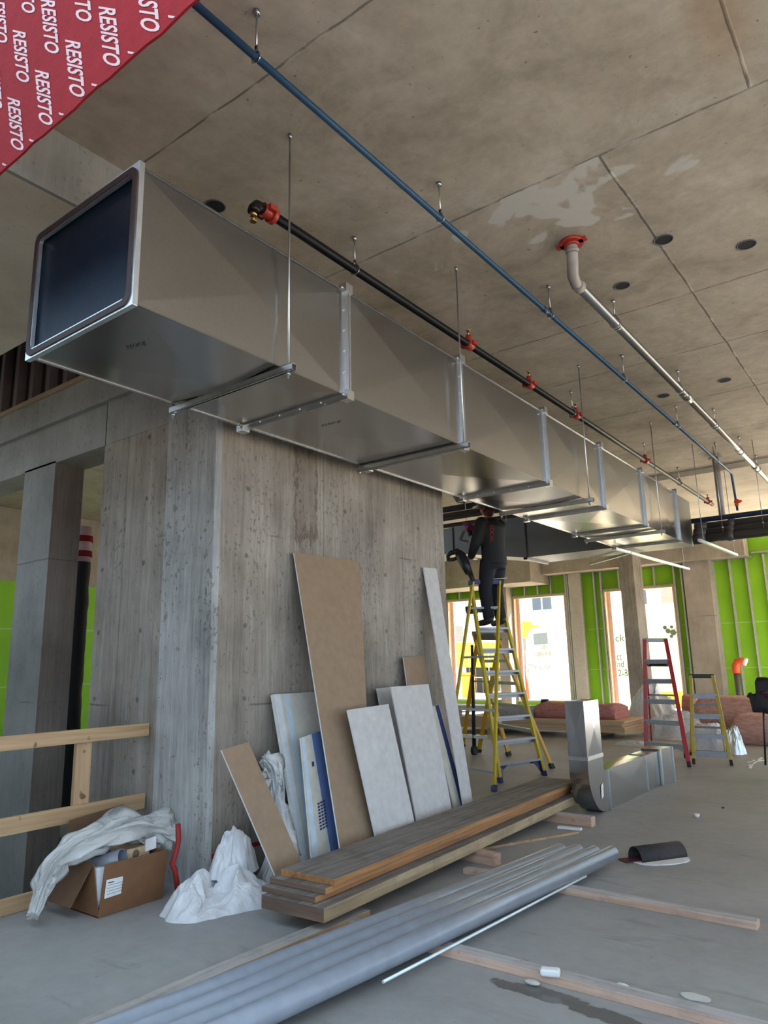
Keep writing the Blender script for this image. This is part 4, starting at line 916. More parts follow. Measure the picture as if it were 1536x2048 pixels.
# black rotary hammer standing on the stepladder cap
def at9(px, py, y=8.75): return ony(px, py, y)
t = thing('rotary_hammer', 'black rotary hammer with loop handle propped on the blue ladder cap', 'power tool', at9(946, 1158))
b = B(); b.tube([at9(938, 1146), at9(930, 1128), at9(922, 1112), at9(917, 1106)], [.055, .07, .075, .06], 10); obj('motor_body', b, 'black', t)
b = B(); b.tube([at9(940, 1147), at9(944, 1156), at9(947, 1163)], [.04, .035, .025], 10); obj('chuck', b, 'boot', t)
b = B(); b.tube([at9(922, 1108), at9(914, 1102), at9(902, 1106), at9(896, 1112), at9(897, 1122)], [.045, .04, .035, .03, .03], 8); b.tube([at9(920, 1113), at9(909, 1118), at9(898, 1120)], .028, 8); obj('loop_handle', b, 'black', t)
t = tag(obj('drill_bit', (lambda b: (b.tube([at9(919, 1163, 8.8), at9(1014, 1156, 9.1)], .008, 6), b)[1])(B()), 'steel', loc=at9(966, 1160, 8.95)), 'long thin drill bit lying across the blue ladder cap', 'drill bit')
t = thing('cordless_drill', 'dark red cordless tool resting on a step of the yellow ladder', 'power tool', ony(942, 1222, 9.0))
b = B(); b.tube([ony(932, 1220, 8.95), ony(952, 1217, 9.0)], [.05, .055], 10); obj('motor_body', b, 'boot', t)
b = B(); b.box(tuple(ony(936, 1228, 8.95)-Vector((.0, .05, 0))), tuple(ony(950, 1222, 8.95)+Vector((.02, .05, .0)))); obj('grip', b, 'rollred', t)

# ================================================================== WORKER
def skinned(name, verts, edges, mat, parent=None, sub=2, root=0, loc=None):
    me = bpy.data.meshes.new(name); base = wloc(parent) if parent is not None else Vector(loc)
    me.from_pydata([Vector(v[0])-base for v in verts], edges, [])
    o = bpy.data.objects.new(name, me); COL.objects.link(o)
    sk = o.modifiers.new('skin', 'SKIN'); sk.use_smooth_shade = True; sk.branch_smoothing = .3
    for i, v in enumerate(verts):
        r = v[1]; d = me.skin_vertices[0].data[i]; d.radius = (r, r) if not isinstance(r, tuple) else r; d.use_root = (i == root)
    ss = o.modifiers.new('subdivision', 'SUBSURF'); ss.levels = sub; ss.render_levels = sub
    me.materials.append(MT[mat])
    if parent is not None: o.parent = parent
    else: o.location = base
    return o
FW = Vector((-.97, .22, 0)).normalized()      # he faces the left of the picture
LF = Vector((-FW.y, FW.x, 0))                 # his left, towards the camera
base = onz(973, 1262, 2.02); base = Vector((-4.86, 9.02, 2.02))
def W(f, l, z): return base + FW*f + LF*l + Vector((0, 0, z))
pel = W(-.02, 0, .95); ch = W(0, 0, 1.30); nk = W(.02, 0, 1.53); hd = W(.08, 0, 1.66)
Lsh, Rsh = W(0, .19, 1.45), W(0, -.19, 1.45)
Lel, Lwr, Lhd = W(.06, .27, 1.16), W(.26, .17, .98), W(.31, .15, .95)
Rel, Rwr, Rhd = W(.24, -.20, 1.30), W(.44, -.10, 1.44), W(.50, -.09, 1.47)
Lhp, Rhp = W(-.02, .10, .92), W(-.02, -.10, .92)
Lkn, Lan = W(.05, .13, .52), W(0, .13, .10); Rkn, Ran = W(.06, -.12, .52), W(0, -.12, .10)
Lto, Rto = W(.16, .14, .035), W(.17, -.13, .035)
V = [(pel, .12), (W(-.02, 0, 1.10), .12), (ch, .135), (W(0, 0, 1.44), .11), (nk, .055), (W(.04, 0, 1.58), .055), (hd, .092), (W(.09, 0, 1.74), .085),
     (Lsh, .062), (Lel, .044), (Lwr, .030), (Lhd, .038), (Rsh, .062), (Rel, .044), (Rwr, .030), (Rhd, .038),
     (Lhp, .09), (Lkn, .058), (Lan, .04), (Lto, .035), (Rhp, .09), (Rkn, .058), (Ran, .04), (Rto, .035), (W(.165, 0, 1.665), .018)]
Ed = [(0, 1), (1, 2), (2, 3), (3, 4), (4, 5), (5, 6), (6, 7), (3, 8), (8, 9), (9, 10), (10, 11), (3, 12), (12, 13), (13, 14), (14, 15), (0, 16), (16, 17), (17, 18), (18, 19), (0, 20), (20, 21), (21, 22), (22, 23), (6, 24)]
def hand(root_i, wr, palm, side, curl):
    d = (palm-wr).normalized(); up = Vector((0, 0, 1)); s = d.cross(up).normalized()
    for k, ln in enumerate((.062, .072, .068, .052)):
        o0 = palm + d*.035 + s*side*(-.03+.02*k)*1.0 + up*(.0)
        p1_ = o0 + d*ln*.5 - up*curl*.015; p2_ = p1_ + d*ln*.35 - up*curl*.035
        i = len(V); V.extend([(o0, .0095), (p1_, .009), (p2_, .008)]); Ed.extend([(root_i, i), (i, i+1), (i+1, i+2)])
    i = len(V); V.extend([(palm - d*.01 + up*.03, .011), (palm + d*.035 + up*.05, .009)]); Ed.extend([(root_i, i), (i, i+1)])
hand(11, Lwr, Lhd, 1, 1.0); hand(15, Rwr, Rhd, 1, 1.3)
person = skinned('person', V, Ed, 'skin', None, 1, 0, base)
tag(person, 'person in black jacket and dark trousers standing on the tall yellow stepladder', 'person')
def loft(b, rings, n=20):
    # rings: (centre, half-width across FW, half-width across LF)
    rr = []
    for c, a_, w_ in rings: rr.append(b._v([c+FW*math.cos(q)*a_+LF*math.sin(q)*w_ for q in (2*math.pi*i/n for i in range(n))]))
    for k in range(len(rr)-1):
        for i in range(n): b.bm.faces.new([rr[k][i], rr[k][(i+1) % n], rr[k+1][(i+1) % n], rr[k+1][i]])
    b.bm.faces.new(rr[0][::-1]); b.bm.faces.new(rr[-1])
def cloth(name, b, mat):
    o = obj(name, b, mat, person, smooth=True)
    m = o.modifiers.new('remesh', 'REMESH'); m.mode = 'VOXEL'; m.voxel_size = .016; m.use_smooth_shade = True
    sm = o.modifiers.new('smooth', 'SMOOTH'); sm.factor = .5; sm.iterations = 4; return o
b = B()
loft(b, [(W(-.04, 0, .86), .155, .20), (W(-.04, 0, .95), .16, .205), (W(-.03, 0, 1.10), .15, .195), (W(-.02, 0, 1.28), .155, .215), (W(-.03, 0, 1.40), .145, .225), (W(-.02, 0, 1.48), .11, .16), (W(.0, 0, 1.54), .075, .08)])
for sh, el_, wr_ in ((Lsh, Lel, Lwr), (Rsh, Rel, Rwr)):
    b.tube([sh+(sh-el_)*.05, sh.lerp(el_, .5), el_], [.098, .088, .074], 14); b.tube([el_, el_.lerp(wr_, .5), el_.lerp(wr_, .92)], [.074, .066, .052], 14); b.ball(el_, .074, 2); b.ball(sh, .10, 2)
jo = cloth('jacket', b, 'jacket')
b = B()
loft(b, [(W(-.03, 0, .80), .15, .19), (W(-.03, 0, .90), .15, .185), (W(-.03, 0, 1.02), .13, .17)])
for hp, kn, an in ((Lhp, Lkn, W(0, .13, .10)), (Rhp, Rkn, W(0, -.12, .10))):
    b.tube([hp, hp.lerp(kn, .4), kn], [.125, .115, .095], 14); b.ball(kn, .095, 2); b.tube([kn, kn.lerp(an, .5), an], [.095, .088, .082], 14)
cloth('trousers', b, 'trouser')
for s in (1, -1):
    skinned('boot', [(W(-.01, .13*s, .20), .062), (W(-.02, .13*s, .07), .06), (W(.08, .135*s, .055), .05), (W(.20, .14*s, .04), .042)], [(0, 1), (1, 2), (2, 3)], 'boot', person)
b = B()
n = 20
rows = []
for k in range(7):
    a = math.pi/2*k/6; rows.append(b._v([W(.08, 0, 1.735) + Vector((math.cos(q)*.135*math.cos(a), math.sin(q)*.115*math.cos(a), .13*math.sin(a)+.01)) for q in (2*math.pi*i/n for i in range(n))]))
for k in range(6):
    for i in range(n): b.bm.faces.new([rows[k][i], rows[k][(i+1) % n], rows[k+1][(i+1) % n], rows[k+1][i]])
rim_ = b._v([W(.10, 0, 1.735) + Vector((math.cos(q)*.185, math.sin(q)*.14, .0)) for q in (2*math.pi*i/n for i in range(n))])
for i in range(n): b.bm.faces.new([rim_[i], rim_[(i+1) % n], rows[0][(i+1) % n], rows[0][i]])
obj('hard_hat', b, 'helmet', person, smooth=True)
b = B(); b.ball(W(.02, .0, 1.64), .085, 2, (1, .9, 1.0)); obj('hair', b, 'rollred', person)
for s in (1, -1):
    b = B(); b.ball(W(.06, .092*s, 1.655), .026, 2, (.7, .4, 1.2)); obj('ear', b, 'skin', person)
b = B(); b.ball(Lhd+Vector((0, 0, 0)), .058, 2, (1.2, .8, 1.0)); obj('glove', b, 'glove', person)
# lettering down the jacket back
nb = (-FW*.55+LF*.83).normalized(); rt_ = nb.cross(Vector((0, 0, 1)))*-1
b = B(); o0 = W(-.145, .165, 1.40); b.text('LOCAL', text_frame(o0, Vector((0, 0, -.24))+(-rt_)*.02, Vector((0,0,1)).cross(nb)*.055)); jl = obj('jacket_lettering', b, 'redprint', person)
t = thing('cordless_drill', 'magenta and black cordless drill held in the raised hand of the worker', 'power tool', Rhd)
b = B(); b.tube([Rhd+Vector((.10, -.12, .0)), Rhd+Vector((.02, -.06, .03)), Rhd+Vector((-.08, .0, .10))], [.05, .05, .03], 10); obj('motor_body', b, 'magenta', t)
b = B(); b.tube([Rhd+Vector((.02, -.06, .0)), Rhd+Vector((.06, -.06, -.12))], [.03, .035], 8); obj('grip', b, 'black', t)
b = B(); b.beam(Rhd+Vector((-.08, -.02, -.02)), Rhd+Vector((-.16, .0, -.14)), .03, .03); b.beam(Rhd+Vector((-.16, .0, -.14)), Rhd+Vector((.02, -.05, -.20)), .03, .03); obj('battery_hook', b, 'black', t)

# ================================================================== LEANING SHEETS
def lean(name, label, xt, zt, xb, tl, tr, br_, bl_, mats, th=.0127, group=None, front=0, edge=1, cat='sheet', zb=.003):
    p0 = Vector((xb, 0, 0)); n = Vector((zt, 0, xb-xt)).normalized()   # faces +x and up
    c = [onp(px, py, p0, n) for px, py in (tl, tr, br_, bl_)]
    def down(a, d): k = (a.z-zb)/(a.z-d.z); return a+(d-a)*k
    c[2], c[3] = down(c[1], c[2]), down(c[0], c[3])
    base = (c[2]+c[3])/2 - n*th
    b = B(); q = [p-n*th for p in c]
    vf = b._v(c); vb_ = b._v(q)
    f = b.bm.faces.new(vf[::-1]); f.material_index = front
    f = b.bm.faces.new(vb_); f.material_index = front
    for k in range(4):
        f = b.bm.faces.new([vf[k], vf[(k+1) % 4], vb_[(k+1) % 4], vb_[k]]); f.material_index = edge
    o = obj(name, b, mats, loc=base); tag(o, label, cat, group); return o, c, n
GR = 'drywall offcuts leaning on the core'
lean('drywall_sheet', 'tallest brown backed drywall sheet leaning on the concrete core', -4.28, 2.5, -3.66, (588, 1105), (718, 1122), (747, 1672), (680, 1695), ['brownpaper', 'gyps'], group=GR)
lean('drywall_sheet', 'short white drywall offcut standing in front of the tall brown sheet', -3.84, 1.3, -3.61, (695, 1420), (777, 1408), (833, 1660), (750, 1668), ['greypaper', 'gyps'], group=GR)
lean('drywall_sheet', 'wide grey white drywall offcut standing right of the short white one', -4.02, 1.45, -3.70, (782, 1374), (857, 1368), (902, 1610), (834, 1642), ['greypaper', 'gyps'], group=GR)
lean('drywall_sheet', 'tall narrow white drywall strip leaning near the far corner of the core', -4.26, 2.35, -3.76, (847, 1135), (873, 1137), (945, 1600), (926, 1606), ['greypaper', 'gyps'], group=GR)
lean('drywall_sheet', 'small brown drywall strip whose top shows behind the wide white offcut', -4.28, 1.7, -3.98, (807, 1314), (849, 1312), (858, 1372), (815, 1374), ['brownpaper', 'gyps'], group=GR)
o, c, n = lean('drywall_sheet', 'dusty white sheet with pale blue taped edge leaning left of the tall brown sheet', -4.27, 1.42, -3.93, (546, 1389), (640, 1383), (690, 1690), (600, 1712), ['paleboard', 'gyps'], .03, GR)
b = B(); e = (c[1]-c[0]); 
for f0_, f1_ in ((.20, .32),): b.prism([c[0]+e*f0_+n*.001, c[0]+e*f1_+n*.001, c[3]+(c[2]-c[3])*f1_+n*.001, c[3]+(c[2]-c[3])*f0_+n*.001], n*.002)
obj('edge_tape', b, 'bluetape', o)
b = B(); b.prism([c[0]+e*.01+n*.001, c[0]+e*.14+n*.001, c[3]+(c[2]-c[3])*.14+n*.001, c[3]+(c[2]-c[3])*.01+n*.001], n*.002); obj('edge_tape', b, 'whitetape', o)
o, c, n = lean('drywall_sheet', 'narrow blue printed sheet standing beside the left edge of the tall brown sheet', -4.05, 1.15, -3.80, (601, 1476), (640, 1462), (690, 1690), (622, 1706), ['paleboard', 'gyps'], .012, GR)
b = B(); e = c[1]-c[0]; g = c[2]-c[3]; b.prism([c[0]+e*.03+n*.001, c[0]+e*.2+n*.001, c[3]+g*.2+n*.001, c[3]+g*.03+n*.001], n*.002); obj('edge_tape', b, 'bluetape', o)
b = B(); b.prism([c[0]+e*.55+n*.001, c[0]+e*1.0+n*.001, c[3]+g*1.0+n*.001, c[3]+g*.55+n*.001], n*.002); obj('printed_paper', b, 'bluepaper', o)
b = B()
dv = (c[3]-c[0])
for k in range(9):
    for j in range(3):
        p = c[0]+dv*(.50+.022*k)+e*(.50+.14*j)+n*.004; b.prism([p, p+e*.10, p+e*.10+dv*.012, p+dv*.012], n*.001)
b.prism([c[0]+dv*.2+e*.42+n*.004, c[0]+dv*.2+e*.52+n*.004, c[0]+dv*.235+e*.52+n*.004, c[0]+dv*.235+e*.42+n*.004], n*.001)
obj('printing', b, 'ink', o)
lean('drywall_sheet', 'short brown drywall strip tilted left in front of the white bags', -3.97, 1.0, -3.66, (443, 1500), (497, 1484), (604, 1728), (551, 1752), ['brownpaper', 'gyps'], group=GR)
lean('drywall_sheet', 'grey sheet mostly hidden between the tall brown sheet and the wide white one', -4.27, 1.5, -4.02, (754, 1377), (800, 1372), (850, 1600), (800, 1620), ['greypaper', 'gyps'], group=GR)
o, c, n = lean('drywall_sheet', 'dark blue printed strip standing behind the tall narrow white strip', -4.12, 1.3, -3.83, (858, 1414), (878, 1410), (930, 1606), (908, 1612), ['paleboard', 'gyps'], group=GR)
b = B(); e = c[1]-c[0]; g = c[2]-c[3]; b.prism([c[0]+e*.6+n*.001, c[0]+e*.95+n*.001, c[3]+g*.95+n*.001, c[3]+g*.6+n*.001], n*.002); obj('printed_paper', b, 'ink', o)

# ================================================================== LUMBER STACK
def board(name, label, p0, p1, wd, th, z0, mats, cat='board', group=None, skew=0):
    p0, p1 = Vector((p0[0], p0[1], z0+th/2)), Vector((p1[0], p1[1], z0+th/2))
    b = B(); b.beam(p0, p1, wd, th, top=1 if len(mats) > 1 else None, sides=[2, None, 2, None] if len(mats) > 2 else None)
    return tag(obj(name, b, mats, loc=(p0+p1)/2-Vector((0, 0, th/2)), bevel=.003), label, cat, group)
rn, rfar = onz(669, 1759, .28), onz(1143, 1567, .28)
dl = (rfar-rn); dl.z = 0; dln = dl.normalized(); sdl = Vector((-dln.y, dln.x, 0)); 
wn_ = .44
def along(s, u): return rn + dln*s + sdl*u
GB = 'planks in the floor stack'
L_ = 4.15
def plank(label, s0, s1, u0, wd, th, z0, mats):
    a, c = along(s0, u0+wd/2), along(s1, u0+wd/2); board('plank', label, a, c, wd, th, z0, mats, 'plank', GB)
plank('weathered grey topped plank, uppermost of the floor stack', 0, L_, 0, wn_, .038, .242, ['boardedge', 'board', 'boardedge'])
plank('second plank of the floor stack, just under the weathered top one', -.06, L_-.1, .02, wn_+.02, .036, .205, ['boardedge', 'board', 'boardend'])
plank('dark ended plank in the middle of the floor stack', -.12, L_-.15, .05, wn_, .034, .170, ['boardedge', 'board', 'boardend'])
plank('pale thick bottom plank of the floor stack', -.16, L_-.05, -.05, wn_+.06, .078, .091, ['boardlow', 'board', 'boardend'])
def block(name, label, a, c, wd, th, z0, mats, cat='lumber', group=None): return board(name, label, a, c, wd, th, z0, mats, cat, group)
q = along(1.75, 0); block('timber_block', 'short square timber block under the middle of the plank stack', (q.x+.22, q.y-.02), (q.x-.55, q.y+.05), .09, .089, 0, ['lumberx'])
q = onz(1190, 1655, 0); block('timber_block', 'brown timber block under the far end of the plank stack beside the elbow duct', (q.x-.02, q.y+.02), (q.x-1.0, q.y+.08), .09, .089, 0, ['lumberx', 'lumbertopx'])
q = along(.5, 0); block('timber_block', 'timber block under the near end of the plank stack', (q.x-.22, q.y), (q.x-.44, q.y+.02), .09, .089, 0, ['lumberx'])
# loose lumber on the floor
a, c = onz(890, 1888, .02), onz(1500, 2078, .02)
block('floor_lumber', 'long wet stained board across the bottom of the picture under the pipes', (a.x-.5, 3.60), (-.2, 3.60), 0.089, .045, 0, ['lumberx', 'lumbertopx'])
a, c = onz(1125, 1778, .0), onz(1515, 1862, .0)
block('floor_lumber', 'shorter pinkish board running right from under the far part of the pipes', (-2.62, 4.93), (c.x, c.y+.04), 0.089, .045, 0, ['lumberx', 'lumbertopx'])
a, c = onz(180, 2048, .03), onz(728, 1820, .03)
d = (c-a).normalized(); block('floor_lumber', 'old grey brown plank lying along the left side of the grey pipes', tuple(a-d*.6), tuple(c), .11, .040, 0, ['lumberold', 'lumbertop'])
a, c = onz(952, 1702, 0), onz(1155, 1667, 0); block('wood_strip', 'thin dark wood strip beside the far ends of the grey pipes', tuple(a), tuple(c), .04, .02, 0, ['lumberold'])
a, c = onz(690, 1848, 0), onz(738, 1858, 0); block('wood_scrap', 'small pale wood scrap at the end of the old plank', tuple(a), tuple(c), .07, .035, 0, ['lumberx', 'lumbertopx'])
a, c = onz(930, 1745, 0), onz(985, 1752, 0); block('wood_scrap', 'small wood scrap in front of the square timber block', tuple(a), tuple(c), .08, .035, 0, ['lumberx', 'lumbertopx'])

# ================================================================== GREY PIPES AND ROD
GP = 'grey pipes lying in a row on the floor boards'
labs = ['rightmost and nearest of the four long grey pipes', 'second of the four grey pipes from the steel rod', 'third of the four grey pipes from the steel rod', 'leftmost of the four grey pipes, beside the old plank']
R_ = .056; zp = .046+R_+.001
for k in range(4):
    far = onz((1205, 1186, 1168, 1149)[k], (1716, 1706, 1694, 1686)[k], zp)
    near = onz((480, 400, 318, 235)[k], 2048, zp)
    if k == 0: far0, near0 = far, near
    d = near0-far0; perp = Vector((d.y, -d.x, 0)).normalized()
    d = d.normalized()
    p0 = far0 + perp*(-(2*R_+.003)*k if perp.x > 0 else (2*R_+.003)*k) + d*(-.16, -.10, -.06, 0)[k]*-1 * -1
    b = B(); b.pipe(p0, p0+d*4.2, R_, .006, 24, 0, 1)
    b.tube([p0+d*4.2, p0+d*4.21], R_, 24)
    tag(obj('drain_pipe', b, ['pvc', 'pvcin'], loc=p0), 'long grey plastic drain pipe, '+labs[k], 'pipe', GP)
a, c = onz(1172, 1752, .055), onz(766, 1964, .055)
tag(obj('steel_rod', (lambda b: (b.tube([a, c], .008, 8), b)[1])(B()), 'brightrod', loc=(a+c)/2), 'thin bright steel rod lying beside the nearest grey pipe', 'rod')

# ================================================================== ELBOW DUCT ON THE FLOOR
jx1 = onz(1205, 1627, 0).x; jx0 = jx1-.20
ya = onx(1166, 1402, jx1).y; yb = onx(1196, 1400, jx1).y; zt = onx(1180, 1401, jx1).z
dj = yb-ya; yl0 = onz(1325, 1570, 0).y; ye = onz(1356, 1565, 0).y
t = thing('elbow_duct', 'small galvanised duct elbow standing on the floor beside the plank stack', 'air duct', (jx1-.1, ya+.4, 0))
b = B(); za = .56
b.box((jx0, ya, za), (jx1, yb, zt-.001)); 
b = B(); b.crossbreak([(jx1, ya, za), (jx1, yb, za), (jx1, yb, zt), (jx1, ya, zt)], .012); b.crossbreak([(jx0, yb, za), (jx0, ya, za), (jx0, ya, zt), (jx0, yb, zt)], .005); b.crossbreak([(jx0, ya, za), (jx1, ya, za), (jx1, ya, zt), (jx0, ya, zt)], .004); b.crossbreak([(jx1, yb, za), (jx0, yb, za), (jx0, yb, zt), (jx1, yb, zt)], .004); b.face([(jx0, ya, zt-.004), (jx1, ya, zt-.004), (jx1, yb, zt-.004), (jx0, yb, zt-.004)])
obj('upright_duct', b, 'galv', t)
b = B(); b.box((jx0-.008, ya-.008, za-.018), (jx1+.008, yb+.008, za+.018)); obj('joint_band', b, 'galv2', t)
zl = .40; R0 = .42
poly = [(jx0, ya, za), (jx0, ya, R0)]
for k in range(1, 13):
    a_ = math.radians(90*k/12); poly.append((jx0, ya+R0-R0*math.cos(a_), R0-R0*math.sin(a_)+.002))
ys_ = ya+R0+.10
poly += [(jx0, ys_, .002), (jx0, ys_, zl), (jx0, yb, zl), (jx0, yb, za)]
b = B(); b.prism(poly, (jx1-jx0, 0, 0)); obj('bend', b, 'galv', t)
b = B(); b.beam((jx1+.003, ys_, .003), (jx1+.003, ys_, zl), .014, .02, up=(1, 0, 0)); obj('joint_seam', b, 'galv2', t)
b = B(); y1_, y2_ = ys_, ys_+(yl0-ys_)*.72
for p, q in ((y1_, y2_), (y2_+.004, yl0)):
    b.crossbreak([(jx1, p, .002), (jx1, q, .002), (jx1, q, zl), (jx1, p, zl)], .008); b.crossbreak([(jx0, q, .002), (jx0, p, .002), (jx0, p, zl), (jx0, q, zl)], .006); b.crossbreak([(jx1, p, zl), (jx1, q, zl), (jx0, q, zl), (jx0, p, zl)], .004); b.face([(jx0, p, .002), (jx0, q, .002), (jx1, q, .002), (jx1, p, .002)])
obj('floor_duct', b, 'galv', t)
b = B(); b.beam((jx1+.003, y2_, .003), (jx1+.003, y2_, zl), .010, .012, up=(1, 0, 0)); b.beam((jx0, y2_, zl+.003), (jx1, y2_, zl+.003), .012, .010); obj('joint_seam', b, 'galv2', t)
b = B()
b.hexa([(jx0-.01, yl0, .0), (jx1+.02, yl0, .0), (jx1+.09, ye, .0), (jx0-.02, ye, .0), (jx0-.01, yl0, zl+.02), (jx1+.02, yl0, zl+.02), (jx1+.09, ye, zl+.03), (jx0-.02, ye, zl+.03)])
obj('end_boot', b, 'galv', t)
b = B(); b.beam((jx1+.02, yl0+.02, .0), (jx1+.02, yl0+.02, zl+.02), .05, .02, up=(1, 0, 0)); b.beam((jx1+.088, ye, .0), (jx1+.088, ye, zl+.03), .02, .03, up=(1, 0, 0)); obj('collar', b, 'galv2', t)
p = onx(1204, 1583, jx1+.003); b = B(); b.prism([p+Vector((.002, -.03, -.07)), p+Vector((.002, .03, -.05)), p+Vector((.002, .04, .08)), p+Vector((.002, -.02, .06))], (.001, 0, 0)); obj('sticker', b, 'label', t)

# ================================================================== SMALL THINGS ON THE FLOOR
p, q = onz(1275, 1722, .0), onz(1350, 1712, .0)
t = thing('membrane_scrap', 'half roll of black bitumen membrane lying on a crumpled white sheet', 'membrane', (p+q)/2)
d = (q-p).normalized(); s = Vector((-d.y, d.x, 0))
b = B(); ringA, ringB = [], []
p_, q_ = p-d*.02, q+d*.05
for k in range(15):
    a_ = math.radians(-20+215*k/14); off = s*-.085*math.cos(a_)*1.0 + Vector((0, 0, max(.010, .095*math.sin(a_)+.012)))
    ringA.append(p_+off); ringB.append(q_+off)
va, vb = b._v(ringA), b._v(ringB); vc, vd = b._v([x-Vector((0, 0, .006))+ (p_-x)*.06*Vector((1,1,0)).length*0 for x in ringA]), b._v([x-Vector((0, 0, .006)) for x in ringB])
for k in range(14):
    for q4 in ((va[k], va[k+1], vb[k+1], vb[k]), (vc[k+1], vc[k], vd[k], vd[k+1]), (va[k+1], va[k], vc[k], vc[k+1]), (vb[k], vb[k+1], vd[k+1], vd[k])):
        f = b.bm.faces.new(q4); f.smooth = True
obj('curl', b, 'roll', t)
b = B(); b.prism([p_+s*.05+Vector((0, 0, .016)), p_-d*.10+s*.09+Vector((0, 0, .004)), p_-d*.10-s*.02+Vector((0, 0, .004)), p_-s*.06+Vector((0, 0, .016)), q_-s*.06+Vector((0, 0, .016)), q_+s*.05+Vector((0, 0, .016))], (0, 0, .004)); obj('inner_face', b, 'rollred', t)
def irregular(cx, cy, r, n, seed, sx=1, sy=1, rot=0):
    out = []
    for k in range(n):
        a_ = 2*math.pi*k/n; rr = r*(1+.22*noise.noise((math.cos(a_)*1.3+seed, math.sin(a_)*1.3, seed))); x, y = rr*math.cos(a_)*sx, rr*math.sin(a_)*sy
        out.append((cx+x*math.cos(rot)-y*math.sin(rot), cy+x*math.sin(rot)+y*math.cos(rot), .002))
    return out
m = (p+q)/2+Vector((.05, .0, 0))
b = B(); b.prism(irregular(m.x, m.y-.02, .23, 22, 3, 1.1, .62, math.atan2(d.y, d.x)), (0, 0, .006)); tag(obj('crumpled_sheet', b, 'label', loc=(m.x, m.y, 0)), 'white crumpled sheet on the floor under the black membrane roll', 'sheet')
p = onz(1140, 1660, .0); b = B(); b.beam(p+Vector((-.12, .0, .012)), p+Vector((.10, .03, .012)), .06, .022); tag(obj('paper_strip', b, 'label', loc=p, bevel=.006), 'white folded strip lying in front of the brown timber block', 'paper')
p = onz(1394, 1634, 0); b = B(); b.tube([(p.x, p.y, 0), (p.x, p.y, .03)], [.022, .03], 12); tag(obj('paper_cup_lid', b, 'label', loc=p), 'tiny white cup on the open floor', 'cup')
p = onz(1446, 1617, 0); b = B(); b.ball((p.x, p.y, .008), .016, 1, (1, 1, .5)); tag(obj('pebble', b, 'rubber', loc=p), 'tiny dark pebble on the open floor near the elbow duct', 'pebble')
p = onz(1392, 1996, 0); b = B(); b.prism(irregular(p.x, p.y, .055, 20, 9, 1.2, .7), (0, 0, .003)); tag(obj('plastic_disc', b, 'bag2', loc=p), 'thin clear plastic lid lying on the floor at lower right', 'lid')
p = onz(1100, 1953, .038); b = B(); b.beam(p+Vector((-.045, -.01, .018)), p+Vector((.045, .02, .02)), .05, .034); tag(obj('taped_knot', b, 'label', loc=p, bevel=.01), 'small white rolled paper lying on the stained board', 'paper')
p = onz(1065, 1970, .0); b = B(); b.ball((p.x, p.y, .012), .035, 2, (1.2, .6, .35)); tag(obj('tape_scrap', b, 'paleboard', loc=p), 'torn beige scrap on the near side of the stained board', 'scrap')
p = onz(1245, 1979, 0); b = B(); b.ball((p.x, p.y, .012), .03, 2, (1.2, .8, .5)); tag(obj('paper_scrap', b, 'label', loc=p), 'torn pale paper scrap behind the stained board', 'scrap')
t = thing('zip_ties', 'loose white strips lying on the floor at the far right', 'strips', onz(1510, 1525, 0))
for (a, c) in (((1497, 1532), (1524, 1515)), ((1494, 1525), (1530, 1520)), ((1500, 1536), (1508, 1520))):
    b = B(); u, v = onz(*a, 0.006), onz(*c, .006); b.beam(u, v, .03, .01); obj('strip', b, 'label', t)

# ================================================================== GUARDRAIL
RXL = -5.05
t = thing('guardrail', 'new pine guardrail of boards nailed along the stair opening at left', 'guardrail', (RXL, 2.6, 0))
for z, th_, nm in ((1.075, .095, 'top_rail'), (.545, .11, 'mid_rail')):
    b = B(); b.box((RXL-.019, -1.0, z-th_/2), (RXL+.019, YC-.01 if nm == 'top_rail' else YC-.02, z+th_/2)); obj(nm, b, 'lumber', t, bevel=.003)
b = B(); b.box((RXL-.019, -1.0, .001), (RXL+.019, 2.80, .10)); obj('toe_board', b, 'lumber', t, bevel=.003)
for y in (3.03, 1.2):
    b = B(); b.box((RXL-.06, y-.06, .0), (RXL-.021, y+.06, 1.06)); obj('post', b, 'lumberz', t, bevel=.003)
t = thing('wood_post', 'brown timber post and rail standing in the opening behind the pier', 'post', (-6.95, 5.2, 0))
b = B(); b.box((-7.08, 5.3, 0), (-6.90, 5.48, 1.75)); obj('post', b, 'lumberold', t)
b = B(); b.box((-8.5, 5.25, .95), (-6.0, 5.29, 1.08)); b.box((-8.5, 5.25, 1.66), (-6.0, 5.29, 1.76)); obj('rail', b, 'lumberold', t)
# black membrane roll in the doorway
q = ony(158, 1200, 4.5)
t = thing('membrane_roll', 'tall black wrapped roll with red and white torn wrapper standing in the doorway', 'roll', (q.x, 4.5, 0))
b = B(); rows = []
for k in range(41):
    z = 2.85*k/40; rr = .10+.012*noise.noise((z*5, 1, 3)); rows.append(b._v([(q.x+rr*math.cos(a_)*(1+.06*noise.noise((z*9, a_, 0))), 4.5+rr*math.sin(a_), z) for a_ in (2*math.pi*i/18 for i in range(18))]))
for k in range(40):
    for i in range(18): b.bm.faces.new([rows[k][i], rows[k][(i+1) % 18], rows[k+1][(i+1) % 18], rows[k+1][i]])
b.bm.faces.new(rows[-1]); obj('roll_body', b, 'membrane', t, smooth=True)
b = B(); b.tube([(q.x, 4.5, 2.78), (q.x, 4.5, 3.20)], [.11, .09], 14); obj('torn_wrapper', b, 'white', t)
b = B()
for z in (2.84, 3.02): b.tube([(q.x, 4.5, z), (q.x, 4.5, z+.07)], [.114, .110], 14)
obj('wrapper_stripe', b, 'red', t)

